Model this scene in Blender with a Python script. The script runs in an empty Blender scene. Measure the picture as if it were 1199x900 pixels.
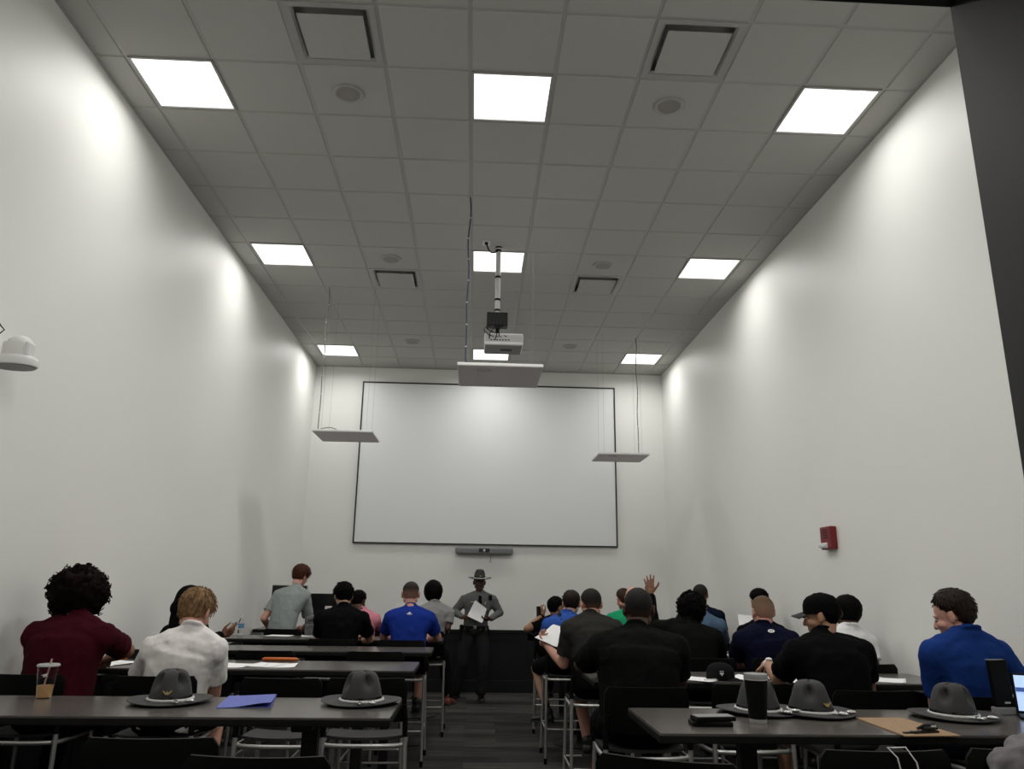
import bpy, bmesh, math, random
from mathutils import Vector, Matrix, noise
V = Vector
PI = math.pi
SC = bpy.context.scene
COL = SC.collection
random.seed(7)

# ------------------------------------------------------------------ camera
FPX = 893.28
PITCH, YAW, ROLL = 0.256921, -0.045677, -0.014792
CAMZ = 1.62
CAM = V((2.552, -4.754, CAMZ))
Rz = Matrix.Rotation(YAW, 3, 'Z'); Rx = Matrix.Rotation(PITCH, 3, 'X'); Ry = Matrix.Rotation(ROLL, 3, 'Y')
RM = Rz @ Rx @ Ry                      # columns: right, forward, up
cd = bpy.data.cameras.new('camera'); cam = bpy.data.objects.new('camera', cd); COL.objects.link(cam)
cd.sensor_fit = 'HORIZONTAL'; cd.sensor_width = 36.0; cd.lens = FPX / 1199 * 36.0
cd.clip_start = 0.05; cd.clip_end = 100
r_, f_, u_ = RM.col[0], RM.col[1], RM.col[2]
M3 = Matrix((r_, u_, -f_)).transposed()
cam.matrix_world = Matrix.Translation(CAM) @ M3.to_4x4()
SC.camera = cam
SC.view_settings.view_transform = 'Standard'
SC.view_settings.look = 'None'
SC.view_settings.gamma = 1.0
SC.view_settings.use_curve_mapping = False
SC.view_settings.exposure = 0.25
w = bpy.data.worlds.new('world'); SC.world = w; w.use_nodes = True
w.node_tree.nodes['Background'].inputs[0].default_value = (0.8, 0.85, 1, 1)
w.node_tree.nodes['Background'].inputs[1].default_value = 0.02
LIGHT_W = 6.0           # ceiling panels beside the walls
LIGHT_C = 24.0          # ceiling panels on the centre line
LIGHT_SPREAD = 2.9
DIFFUSER = 1.3

def ray(x, y):
    return RM @ V(((x - 599.5) / FPX, 1, -(y - 450) / FPX))
def at(x, y, Y):
    d = ray(x, y); return CAM + d * ((Y - CAM.y) / d.y)
def atz(x, y, z):
    d = ray(x, y); return CAM + d * ((z - CAM.z) / d.z)

# ------------------------------------------------------------------ materials
def mat(name, col, rough=0.6, metal=0.0, spec=0.5, bump=0.0, bscale=200, vary=0.0, vscale=6, emit=0, trans=0, alpha=1, sheen=0):
    m = bpy.data.materials.get(name)
    if m: return m
    m = bpy.data.materials.new(name); m.use_nodes = True
    nt = m.node_tree; b = nt.nodes['Principled BSDF']
    b.inputs['Base Color'].default_value = (*col, 1)
    b.inputs['Roughness'].default_value = rough; b.inputs['Metallic'].default_value = metal
    b.inputs['Specular IOR Level'].default_value = spec
    b.inputs['Transmission Weight'].default_value = trans
    b.inputs['Alpha'].default_value = alpha
    if sheen: b.inputs['Sheen Weight'].default_value = sheen
    if emit:
        b.inputs['Emission Color'].default_value = (*col, 1); b.inputs['Emission Strength'].default_value = emit
    if vary or bump:
        tc = nt.nodes.new('ShaderNodeTexCoord')
    if vary:
        n = nt.nodes.new('ShaderNodeTexNoise'); n.inputs['Scale'].default_value = vscale; n.inputs['Detail'].default_value = 4
        nt.links.new(tc.outputs['Object'], n.inputs['Vector'])
        mx = nt.nodes.new('ShaderNodeMix'); mx.data_type = 'RGBA'
        mx.inputs[6].default_value = (*[max(0, c * (1 - vary)) for c in col], 1)
        mx.inputs[7].default_value = (*[min(1, c * (1 + vary)) for c in col], 1)
        nt.links.new(n.outputs['Fac'], mx.inputs[0]); nt.links.new(mx.outputs[2], b.inputs['Base Color'])
    if bump:
        n2 = nt.nodes.new('ShaderNodeTexNoise'); n2.inputs['Scale'].default_value = bscale; n2.inputs['Detail'].default_value = 3
        nt.links.new(tc.outputs['Object'], n2.inputs['Vector'])
        bp = nt.nodes.new('ShaderNodeBump'); bp.inputs['Strength'].default_value = bump; bp.inputs['Distance'].default_value = 0.002
        nt.links.new(n2.outputs['Fac'], bp.inputs['Height']); nt.links.new(bp.outputs['Normal'], b.inputs['Normal'])
    return m

def m_wall():
    return mat('wall_paint', (0.84, 0.84, 0.81), 0.5, spec=0.35, bump=0.10, bscale=90, vary=0.015, vscale=1.5)
def m_carpet():
    m = bpy.data.materials.new('carpet_planks'); m.use_nodes = True; nt = m.node_tree; N = nt.nodes; L = nt.links
    b = N['Principled BSDF']; b.inputs['Roughness'].default_value = 0.95; b.inputs['Specular IOR Level'].default_value = 0.1
    tc = N.new('ShaderNodeTexCoord')
    br = N.new('ShaderNodeTexBrick'); br.offset = 0.37
    for k, v in {'Scale': 1.0, 'Mortar Size': 0.002, 'Brick Width': 0.95, 'Row Height': 0.24, 'Bias': 0.0}.items(): br.inputs[k].default_value = v
    br.inputs['Color1'].default_value = (0.026, 0.025, 0.023, 1); br.inputs['Color2'].default_value = (0.062, 0.060, 0.057, 1); br.inputs['Mortar'].default_value = (0.02, 0.02, 0.02, 1)
    L.new(tc.outputs['Object'], br.inputs['Vector'])
    mp = N.new('ShaderNodeMapping'); mp.inputs['Scale'].default_value = (1.6, 45, 1); L.new(tc.outputs['Object'], mp.inputs['Vector'])
    n = N.new('ShaderNodeTexNoise'); n.inputs['Scale'].default_value = 1.0; n.inputs['Detail'].default_value = 5; L.new(mp.outputs[0], n.inputs['Vector'])
    cr = N.new('ShaderNodeValToRGB'); cr.color_ramp.elements[0].position = 0.35; cr.color_ramp.elements[1].position = 0.68
    cr.color_ramp.elements[0].color = (0.5, 0.5, 0.5, 1); cr.color_ramp.elements[1].color = (1.5, 1.48, 1.45, 1)
    L.new(n.outputs['Fac'], cr.inputs[0])
    mx = N.new('ShaderNodeMix'); mx.data_type = 'RGBA'; mx.blend_type = 'MULTIPLY'; mx.inputs[0].default_value = 1
    L.new(br.outputs['Color'], mx.inputs[6]); L.new(cr.outputs[0], mx.inputs[7]); L.new(mx.outputs[2], b.inputs['Base Color'])
    n3 = N.new('ShaderNodeTexNoise'); n3.inputs['Scale'].default_value = 350; L.new(tc.outputs['Object'], n3.inputs['Vector'])
    bp = N.new('ShaderNodeBump'); bp.inputs['Strength'].default_value = 0.5; bp.inputs['Distance'].default_value = 0.003
    L.new(n3.outputs['Fac'], bp.inputs['Height']); L.new(bp.outputs[0], b.inputs['Normal'])
    return m
def m_laminate():
    m = bpy.data.materials.new('dark_laminate'); m.use_nodes = True; nt = m.node_tree; N = nt.nodes; L = nt.links
    b = N['Principled BSDF']; b.inputs['Roughness'].default_value = 0.24; b.inputs['Specular IOR Level'].default_value = 0.5
    tc = N.new('ShaderNodeTexCoord'); mp = N.new('ShaderNodeMapping'); mp.inputs['Scale'].default_value = (1.5, 40, 40); L.new(tc.outputs['Object'], mp.inputs['Vector'])
    n = N.new('ShaderNodeTexNoise'); n.inputs['Scale'].default_value = 1.3; n.inputs['Detail'].default_value = 6; L.new(mp.outputs[0], n.inputs['Vector'])
    cr = N.new('ShaderNodeValToRGB'); cr.color_ramp.elements[0].color = (0.066, 0.059, 0.054, 1); cr.color_ramp.elements[1].color = (0.120, 0.108, 0.099, 1)
    cr.color_ramp.elements[0].position = 0.3; cr.color_ramp.elements[1].position = 0.7
    L.new(n.outputs['Fac'], cr.inputs[0]); L.new(cr.outputs[0], b.inputs['Base Color'])
    return m
def m_skin(name, col):
    return mat('skin_' + name, col, 0.55, spec=0.35, bump=0.15, bscale=400, vary=0.10, vscale=14)
def m_fabric(name, col, vary=0.06):
    return mat('fabric_' + name, col, 0.92, spec=0.06, bump=0.35, bscale=500, vary=vary, vscale=10, sheen=0.0)
def m_hair(name, col):
    m = bpy.data.materials.get('hair_' + name)
    if m: return m
    m = bpy.data.materials.new('hair_' + name); m.use_nodes = True; nt = m.node_tree; N = nt.nodes; L = nt.links
    b = N['Principled BSDF']; b.inputs['Roughness'].default_value = 0.6; b.inputs['Specular IOR Level'].default_value = 0.15 if col[0] > .01 else 0.04
    tc = N.new('ShaderNodeTexCoord'); mp = N.new('ShaderNodeMapping'); mp.inputs['Scale'].default_value = (75, 75, 11); L.new(tc.outputs['Object'], mp.inputs['Vector'])
    n = N.new('ShaderNodeTexNoise'); n.inputs['Scale'].default_value = 1.0; n.inputs['Detail'].default_value = 4; L.new(mp.outputs[0], n.inputs['Vector'])
    cr = N.new('ShaderNodeValToRGB'); cr.color_ramp.elements[0].position = 0.32; cr.color_ramp.elements[1].position = 0.70
    cr.color_ramp.elements[0].color = (*[c * .45 for c in col], 1); cr.color_ramp.elements[1].color = (*[c * 1.6 for c in col], 1)
    L.new(n.outputs['Fac'], cr.inputs[0]); L.new(cr.outputs[0], b.inputs['Base Color'])
    bp = N.new('ShaderNodeBump'); bp.inputs['Strength'].default_value = 0.8; bp.inputs['Distance'].default_value = 0.004
    L.new(n.outputs['Fac'], bp.inputs['Height']); L.new(bp.outputs[0], b.inputs['Normal'])
    return m
def m_fade(name, hair, skin, z0, z1):
    """close-cropped hair: sparse at the sides and nape where it is shaved short"""
    m = bpy.data.materials.new('cropped_hair_' + name); m.use_nodes = True; nt = m.node_tree; N = nt.nodes; L = nt.links
    b = N['Principled BSDF']; b.inputs['Roughness'].default_value = 0.7; b.inputs['Specular IOR Level'].default_value = 0.2
    tc = N.new('ShaderNodeTexCoord'); s = N.new('ShaderNodeSeparateXYZ'); L.new(tc.outputs['Object'], s.inputs[0])
    mr = N.new('ShaderNodeMapRange'); mr.inputs[1].default_value = z0; mr.inputs[2].default_value = z1; L.new(s.outputs['Z'], mr.inputs[0])
    mx = N.new('ShaderNodeMix'); mx.data_type = 'RGBA'; mx.inputs[6].default_value = (*skin, 1); mx.inputs[7].default_value = (*hair, 1)
    L.new(mr.outputs[0], mx.inputs[0]); L.new(mx.outputs[2], b.inputs['Base Color'])
    return m
def m_eye():
    m = bpy.data.materials.new('eye_surface'); m.use_nodes = True; nt = m.node_tree; N = nt.nodes; L = nt.links
    b = N['Principled BSDF']; b.inputs['Roughness'].default_value = 0.2
    tc = N.new('ShaderNodeTexCoord'); s = N.new('ShaderNodeSeparateXYZ'); L.new(tc.outputs['Generated'], s.inputs[0])
    cr = N.new('ShaderNodeValToRGB'); cr.color_ramp.interpolation = 'CONSTANT'
    cr.color_ramp.elements[0].color = (0.30, 0.27, 0.25, 1); cr.color_ramp.elements[1].color = (0.03, 0.02, 0.015, 1); cr.color_ramp.elements[1].position = 0.86
    L.new(s.outputs['Y'], cr.inputs[0]); L.new(cr.outputs[0], b.inputs['Base Color'])
    return m

M = {}
M['wall'] = m_wall()
M['ceil'] = mat('ceiling_tile', (0.47, 0.465, 0.44), 0.95, spec=0.1, bump=0.5, bscale=260, vary=0.05, vscale=90)
M['tbar'] = mat('ceiling_grid_metal', (0.40, 0.395, 0.375), 0.45, spec=0.4)
M['carpet'] = m_carpet()
M['lam'] = m_laminate()
M['edge'] = mat('black_edge_band', (0.006, 0.006, 0.006), 0.45, spec=0.2)
M['blackmetal'] = mat('black_metal', (0.006, 0.006, 0.0065), 0.45, spec=0.25)
M['plastic'] = mat('black_plastic', (0.003, 0.003, 0.003), 0.5, spec=0.12, bump=0.1, bscale=300)
M['gloss'] = mat('black_glossy', (0.006, 0.006, 0.007), 0.18, spec=0.5)
M['silver'] = mat('silver_tube', (0.52, 0.52, 0.50), 0.38, metal=0.75, spec=0.5)
M['chrome'] = mat('bright_chrome', (0.75, 0.75, 0.75), 0.18, metal=1)
M['white'] = mat('white_plastic', (0.74, 0.73, 0.72), 0.5, spec=0.4)
M['offwhite'] = mat('grey_white_plastic', (0.72, 0.68, 0.69), 0.55, spec=0.3)
M['dark'] = mat('dark_void', (0.01, 0.01, 0.01), 0.9)
M['grey'] = mat('grey_plastic', (0.22, 0.22, 0.22), 0.5)
M['paper'] = mat('white_paper', (0.90, 0.90, 0.90), 0.85, spec=0.2, vary=0.03, vscale=30)
M['screen'] = mat('projection_screen', (0.80, 0.82, 0.82), 0.36, spec=0.4)
M['wains'] = mat('charcoal_panel_paint', (0.011, 0.011, 0.012), 0.5, spec=0.2)
M['frame'] = mat('black_frame_paint', (0.016, 0.016, 0.016), 0.4, spec=0.4)
M['diff'] = mat('light_diffuser', (1, 0.99, 0.97), 0.5, emit=DIFFUSER)
M['red'] = mat('red_enamel', (0.17, 0.003, 0.006), 0.4)
M['redcloth'] = m_fabric('red', (0.20, 0.008, 0.01))
M['felt'] = mat('charcoal_felt', (0.040, 0.040, 0.041), 0.75, spec=0.3, bump=0.3, bscale=400, vary=0.10, vscale=25, sheen=0.06)
M['cord'] = mat('silver_cord', (0.62, 0.62, 0.60), 0.4, metal=0.3, bump=0.6, bscale=300)
M['gold'] = mat('brass', (0.55, 0.42, 0.2), 0.35, metal=1)
M['blue'] = mat('blue_folder', (0.10, 0.13, 0.47), 0.5)
M['orange'] = mat('orange_plastic', (0.55, 0.12, 0.015), 0.45)
M['clipboard'] = mat('brown_hardboard', (0.32, 0.20, 0.105), 0.6, vary=0.25, vscale=40, bump=0.2)
M['steel'] = mat('brushed_steel', (0.62, 0.62, 0.60), 0.5, metal=.7)
M['eye'] = m_eye()
M['glass'] = mat('clear_plastic', (0.95, 0.96, 0.96), 0.05, trans=1.0); M['glass'].node_tree.nodes['Principled BSDF'].inputs['IOR'].default_value = 1.12
M['coffee'] = mat('iced_coffee', (0.72, 0.42, 0.18), 0.35, vary=0.15, vscale=30)
M['straw'] = mat('pink_straw', (0.55, 0.32, 0.28), 0.4)
M['water'] = mat('bottle_label', (0.12, 0.25, 0.45), 0.4)

# ------------------------------------------------------------------ mesh helpers
def tag(o, label=None, cat=None, group=None, kind=None):
    if label: o['label'] = label
    if cat: o['category'] = cat
    if group: o['group'] = group
    if kind: o['kind'] = kind
    return o
def empty(name, loc=(0, 0, 0), rz=0.0, label=None, cat=None, group=None):
    o = bpy.data.objects.new(name, None); COL.objects.link(o)
    o.location = loc; o.rotation_euler = (0, 0, rz); o.empty_display_size = 0.1
    return tag(o, label, cat, group)
def link(name, me, parent=None, loc=None, rz=0.0):
    o = bpy.data.objects.new(name, me); COL.objects.link(o)
    if parent: o.parent = parent
    if loc is not None: o.location = loc
    if rz: o.rotation_euler = (0, 0, rz)
    return o
def copy_tree(o, parent=None):
    c = o.copy(); COL.objects.link(c)
    if parent: c.parent = parent
    for ch in [x for x in o.children]:
        copy_tree(ch, c)
    return c

class MB:
    def __init__(s): s.b = bmesh.new()
    def box(s, c, size, rot=None, bevel=0.0):
        ret = bmesh.ops.create_cube(s.b, size=1.0); vs = ret['verts']
        mm = Matrix.Diagonal((*size, 1))
        bmesh.ops.transform(s.b, matrix=mm, verts=vs)
        if bevel:
            es = list({e for v in vs for e in v.link_edges})
            r = bmesh.ops.bevel(s.b, geom=es, offset=bevel, segments=2, affect='EDGES', profile=0.5)
            vs = list({v for f in r['faces'] for v in f.verts} | {v for v in vs if v.is_valid})
        T = Matrix.Translation(V(c))
        if rot is not None: T = T @ (rot if len(rot) == 4 else rot.to_4x4())
        bmesh.ops.transform(s.b, matrix=T, verts=vs)
        return s
    def rings(s, rings, closed=False, cap=True):
        R = [[s.b.verts.new(p) for p in r] for r in rings]; n = len(R[0])
        for i in range(len(R) - 1 + (1 if closed else 0)):
            a, b = R[i], R[(i + 1) % len(R)]
            for j in range(n):
                s.b.faces.new((a[j], a[(j + 1) % n], b[(j + 1) % n], b[j]))
        if cap and not closed:
            s.b.faces.new(list(reversed(R[0]))); s.b.faces.new(R[-1])
        return s
    def tube(s, pts, r, n=10, closed=False):
        pts = [V(p) for p in pts]; rs = r if isinstance(r, (list, tuple)) else [r] * len(pts)
        rings = []; N = len(pts); prev = None
        for i in range(N):
            if closed: t = pts[(i + 1) % N] - pts[i - 1]
            else: t = pts[min(i + 1, N - 1)] - pts[max(i - 1, 0)]
            t.normalize()
            if prev is None:
                a = t.orthogonal().normalized()
            else:
                a = prev - t * prev.dot(t)
                if a.length < 1e-6: a = t.orthogonal()
                a.normalize()
            prev = a; b = t.cross(a)
            rings.append([pts[i] + (a * math.cos(2 * PI * k / n) + b * math.sin(2 * PI * k / n)) * rs[i] for k in range(n)])
        s.rings(rings, closed=closed); return s
    def cap(s, p0, r0, p1, r1, n=14, k=4):
        """tapered capsule"""
        p0, p1 = V(p0), V(p1); d = p1 - p0; L = d.length
        t = d.normalized() if L > 1e-6 else V((0, 0, 1)); a = t.orthogonal().normalized(); b = t.cross(a)
        rings = []
        for i in range(k + 1):
            an = -PI / 2 + PI / 2 * i / k; an = max(an, -PI / 2 + 0.08)
            rings.append((p0 + t * (math.sin(an) * r0), math.cos(an) * r0))
        for i in range(k + 1):
            an = PI / 2 * i / k; an = min(an, PI / 2 - 0.08)
            rings.append((p1 + t * (math.sin(an) * r1), math.cos(an) * r1))
        s.rings([[c + (a * math.cos(2 * PI * j / n) + b * math.sin(2 * PI * j / n)) * r for j in range(n)] for c, r in rings]); return s
    def ell(s, c, r, rot=None, n=20, k=12):
        T = Matrix.Translation(V(c))
        if rot is not None: T = T @ rot.to_4x4()
        T = T @ Matrix.Diagonal((*r, 1))
        bmesh.ops.create_uvsphere(s.b, u_segments=n, v_segments=k, radius=1.0, matrix=T); return s
    def lathe(s, prof, n=32, c=(0, 0, 0)):
        c = V(c)
        rings = [[c + V((r * math.cos(2 * PI * j / n), r * math.sin(2 * PI * j / n), z)) for j in range(n)] for r, z in prof]
        s.rings(rings); return s
    def cyl(s, c, r, h, n=24): return s.lathe([(r, -h / 2), (r, h / 2)], n, c)
    def prism(s, poly, z0, z1):
        a = [s.b.verts.new((x, y, z0)) for x, y in poly]; b = [s.b.verts.new((x, y, z1)) for x, y in poly]; n = len(poly)
        s.b.faces.new(list(reversed(a))); s.b.faces.new(b)
        for i in range(n): s.b.faces.new((a[i], a[(i + 1) % n], b[(i + 1) % n], b[i]))
        return s
    def mesh(s, name, m, smooth=False, angle=None):
        bmesh.ops.recalc_face_normals(s.b, faces=s.b.faces)
        me = bpy.data.meshes.new(name); s.b.to_mesh(me); s.b.free()
        me.materials.append(m)
        if smooth:
            me.polygons.foreach_set('use_smooth', [True] * len(me.polygons))
            if angle: me.set_sharp_from_angle(angle=angle)
        return me
    def build(s, name, m, parent=None, smooth=False, angle=0.7, loc=None, rz=0.0):
        return link(name, s.mesh(name, m, smooth, angle), parent, loc, rz)

def remesh(mb, voxel, iters=4, fac=0.5):
    bmesh.ops.recalc_face_normals(mb.b, faces=mb.b.faces)
    me = bpy.data.meshes.new('tmp'); mb.b.to_mesh(me); mb.b.free()
    o = bpy.data.objects.new('tmp', me); COL.objects.link(o)
    md = o.modifiers.new('r', 'REMESH'); md.mode = 'VOXEL'; md.voxel_size = voxel; md.use_smooth_shade = True
    if iters:
        sm = o.modifiers.new('s', 'SMOOTH'); sm.factor = fac; sm.iterations = iters
    dg = bpy.context.evaluated_depsgraph_get()
    out = bpy.data.meshes.new_from_object(o.evaluated_get(dg))
    bpy.data.objects.remove(o); bpy.data.meshes.remove(me)
    return out
def wrinkle(me, amp, freq, stretch=(1, 1, 1), seed=0):
    off = V((seed * 3.7, seed * 1.3, seed * 2.1))
    co = [v.co.copy() for v in me.vertices]; no = [v.normal.copy() for v in me.vertices]
    for i, v in enumerate(me.vertices):
        p = V((co[i].x * stretch[0], co[i].y * stretch[1], co[i].z * stretch[2])) * freq + off
        d = noise.noise(p) * 0.6 + (0.5 - abs(noise.noise(p * 1.9 + V((5, 1, 2))))) * 0.8 - 0.2
        v.co = co[i] + no[i] * (d * amp)
    me.update()
def finish(me, m):
    me.materials.clear(); me.materials.append(m)
    me.polygons.foreach_set('use_smooth', [True] * len(me.polygons)); return me

# ------------------------------------------------------------------ room shell
T = 0.6096
XL, XR, YB, YF, ZC = -0.22, 5.735, 7.95, -4.0, 3.583 + CAMZ
def slab(name, lo, hi, m, kind='structure'):
    lo, hi = V(lo), V(hi)
    o = MB().box((lo + hi) / 2, hi - lo).build(name, m); o['kind'] = kind; return o
slab('floor', (XL - .15, -7.0, -0.1), (XR + .15, YB + .15, 0), M['carpet'])
slab('wall_left', (XL - .12, YF - .0, 0), (XL, YB, ZC), M['wall'])
slab('wall_right', (XR, YF - .0, 0), (XR + .12, YB, ZC), M['wall'])
slab('wall_back', (XL - .12, YB, 0), (XR + .12, YB + .12, ZC), M['wall'])
# entry wall with the doorway the photograph is taken through
DL, DR_, DZ = 1.90, 3.128, 2.325
mb = MB()
for lo, hi in (((XL - .12, -4.16, 0), (DL - .03, YF, ZC)), ((DR_ + .03, -4.16, 0), (XR + .12, YF, ZC)), ((DL - .03, -4.16, DZ + .03), (DR_ + .03, YF, ZC))):
    lo, hi = V(lo), V(hi); mb.box((lo + hi) / 2, hi - lo)
o = mb.build('wall_entry', M['wall']); o['kind'] = 'structure'
mb = MB()
for sx, x in ((-1, DL), (1, DR_)):
    for dx, dy, wx, wy in ((0.0, -4.08, 0.05, 0.20), (-0.012, -4.13, 0.03, 0.06), (0.02, -3.985, 0.09, 0.03), (0.02, -4.175, 0.09, 0.03)):
        mb.box((x + sx * (dx + wx / 2 - 0.0), dy, (DZ + .0) / 2), (wx, wy, DZ))
for dy, wy, dz, wz in ((-4.08, 0.20, 0.0, 0.05), (-4.13, 0.06, -0.012, 0.03), (-3.985, 0.03, 0.02, 0.09), (-4.175, 0.03, 0.02, 0.09)):
    mb.box(((DL + DR_) / 2, dy, DZ + dz + wz / 2), (DR_ - DL + 0.2, wy, wz))
o = mb.build('door_1', M['frame']); o['kind'] = 'structure'; o['label'] = 'black metal door frame around the entry opening'

# ceiling: raised tiles in a grid, one structure mesh each
light_cells = [(i, j) for j in (-5, 0, 5, 11) for i in (0, 4, 8)]
vent_cells = [(2, -1), (6, -1), (2, 6), (6, 6)]
skip = set(light_cells) | set(vent_cells)
mb = MB()
mb.box(((XL + XR) / 2, (YF + YB) / 2, ZC + 0.18), (XR - XL + .24, YB - YF + .24, 0.1))
for i in range(-1, 10):
    for j in range(-7, 14):
        if (i, j) in skip: continue
        x0, x1 = max(i * T, XL), min((i + 1) * T, XR); y0, y1 = max(j * T, YF), min((j + 1) * T, YB)
        if x1 - x0 < .05 or y1 - y0 < .05: continue
        g = 0.0132
        xa, xb, ya, yb = x0 + (g if i > -1 else 0), x1 - (g if i < 9 else 0), y0 + g, y1 - g
        e = 0.006
        lo = [(xa, ya), (xb, ya), (xb, yb), (xa, yb)]; li = [(xa + e, ya + e), (xb - e, ya + e), (xb - e, yb - e), (xa + e, yb - e)]
        mb.rings([[V((x, y, ZC + .012)) for x, y in lo], [V((x, y, ZC)) for x, y in lo], [V((x, y, ZC - .006)) for x, y in li]])
o = mb.build('ceiling', M['ceil']); o['kind'] = 'structure'
mb = MB()
for i in range(0, 10): mb.box((i * T, (YF + YB) / 2, ZC + .005), (0.024, YB - YF, 0.008))
for j in range(-6, 14):
    mb.box(((XL + XR) / 2, j * T, ZC + .005), (XR - XL, 0.024, 0.0079))
o = mb.build('trim_1', M['tbar']); o['kind'] = 'structure'; o['label'] = 'metal grid holding the ceiling tiles'
mb = MB()
for x in (XL + .011, XR - .011): mb.box((x, (YF + YB) / 2, ZC - .004), (0.022, YB - YF, 0.010))
mb.box(((XL + XR) / 2, YB - .011, ZC - .004), (XR - XL, 0.022, 0.010))
o = mb.build('trim_2', M['tbar']); o['kind'] = 'structure'; o['label'] = 'metal angle where the ceiling meets the walls'
# charcoal panelled wainscot on the back wall
mb = MB()
wz = 0.925
mb.box(((XL + XR) / 2, YB - .008, wz / 2), (XR - XL, 0.016, wz))
mb.box(((XL + XR) / 2, YB - .02, wz - .02), (XR - XL, 0.04, 0.05), bevel=.004)
mb.box(((XL + XR) / 2, YB - .018, 0.09), (XR - XL, 0.036, 0.18), bevel=.004)
mb.box(((XL + XR) / 2, YB - .015, wz - .10), (XR - XL, 0.024, 0.10))
for k in range(9): mb.box((XL + .05 + k * (XR - XL - .1) / 8, YB - .015, wz / 2), (0.10, 0.024, wz))
o = mb.build('trim_3', M['wains']); o['kind'] = 'structure'; o['label'] = 'charcoal panelled wainscot along the back wall'
for nm, x, sg, kw in (('trim_4', XL, 1, 'left'), ('trim_5', XR, -1, 'right')):
    mb = MB(); L_ = YB - YF - .05; ym = (YF + YB - .05) / 2
    mb.box((x + sg * .006, ym, wz / 2), (.012, L_, wz)); mb.box((x + sg * .014, ym, wz - .02), (.028, L_, .05), bevel=.004); mb.box((x + sg * .012, ym, .09), (.024, L_, .18), bevel=.004); mb.box((x + sg * .009, ym, wz - .10), (.018, L_, .10))
    for k in range(17): mb.box((x + sg * .009, YF + .1 + k * (L_ - .2) / 16, wz / 2), (.018, .10, wz))
    o = mb.build(nm, M['wains']); o['kind'] = 'structure'; o['label'] = 'charcoal panelled wainscot along the %s wall' % kw

# ------------------------------------------------------------------ ceiling fixtures
rowname = {-5: 'at the doorway end', 0: 'in the row nearest the camera', 5: 'in the middle row', 11: 'in the row next to the back wall'}
colname = {0: 'beside the left wall', 4: 'on the centre line', 8: 'beside the right wall'}
proto = None
def make_light():
    r = empty('ceiling_light')
    mb = MB()
    for sx in (-1, 1):
        mb.box((sx * .288, 0, -.004), (.016, .592, .014)); mb.box((0, sx * .288, -.004), (.592, .016, .014))
    mb.build('frame', M['tbar'], r)
    MB().box((0, 0, 0.001), (.562, .562, .006)).build('diffuser', M['diff'], r)
    return r
for (i, j) in light_cells:
    if proto is None: proto = make_light(); o = proto
    else: o = copy_tree(proto)
    o.location = ((i + .5) * T, (j + .5) * T, ZC)
    tag(o, 'square ceiling light panel %s %s' % (rowname[j], colname[i]), 'ceiling light', 'square ceiling light panels')
    ld = bpy.data.lights.new('panel_light', 'AREA'); ld.shape = 'SQUARE'; ld.size = .56; ld.energy = LIGHT_W if i != 4 else (8.5 if j == 11 else LIGHT_C); ld.spread = LIGHT_SPREAD
    ld.color = (1, 0.985, 0.95)
    lo = bpy.data.objects.new('panel_light', ld); COL.objects.link(lo); lo.parent = o; lo.location = (0, 0, -.014); lo['kind'] = 'helper'
def make_vent():
    r = empty('ceiling_vent')
    MB().box((0, 0, .095), (.575, .575, .004)).build('recess', M['ceil'], r)
    mb = MB()
    for a in range(4):
        Rr = Matrix.Rotation(a * PI / 2, 4, 'Z')
        q = [(-.295, -.295, -.006), (.295, -.295, -.006), (.255, -.255, -.004), (-.255, -.255, -.004)]
        q2 = [(-.295, -.295, .006), (.295, -.295, .006), (.235, -.235, .010), (-.235, -.235, .010)]
        mb.rings([[Rr @ V(p) for p in q], [Rr @ V(p) for p in q2]])
    mb.build('frame', M['tbar'], r)
    MB().box((0, 0, -.022), (.43, .43, .006), bevel=.002).build('plate', M['ceil'], r)
    for sx in (-1, 1):
        for sy in (-1, 1): MB().box((sx * .15, sy * .15, -.007), (.012, .012, .026)).build('hanger', M['grey'], r)
    return r
vp = None
for (i, j), lab in zip(vent_cells, ('square plaque air vent near the camera left of the centre light', 'square plaque air vent near the camera right of the centre light', 'small-looking square air vent left of the projector pole', 'small-looking square air vent right of the projector pole')):
    if vp is None: vp = make_vent(); o = vp
    else: o = copy_tree(vp)
    o.location = ((i + .5) * T, (j + .5) * T, ZC); tag(o, lab, 'air vent', 'square ceiling air vents')
def make_speaker():
    r = empty('ceiling_speaker')
    mb = MB(); mb.lathe([(.088, .004), (.112, .004), (.112, -.012), (.104, -.016), (.092, -.014), (.088, -.006)], 40); mb.build('rim', M['tbar'], r, True)
    MB().lathe([(.001, -.008), (.05, -.0082), (.09, -.007), (.09, 0), (.001, 0)], 40).build('grille', mat('speaker_grille', (.30, .28, .26), .7, bump=.6, bscale=500), r, True)
    return r
sp = None
for (x, y), lab in zip([(1.514, .32), (3.957, .308), (1.523, 3.35), (3.95, 3.343), (1.531, 6.411), (3.95, 6.442)],
        ('round ceiling speaker in front of the left near air vent', 'round ceiling speaker in front of the right near air vent', 'round ceiling speaker beside the left far air vent', 'round ceiling speaker beside the right far air vent',
         'round ceiling speaker near the back wall on the left', 'round ceiling speaker near the back wall on the right')):
    if sp is None: sp = make_speaker(); o = sp
    else: o = copy_tree(sp)
    o.location = (x, y, ZC - .006); tag(o, lab, 'ceiling speaker', 'round ceiling speakers')

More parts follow.
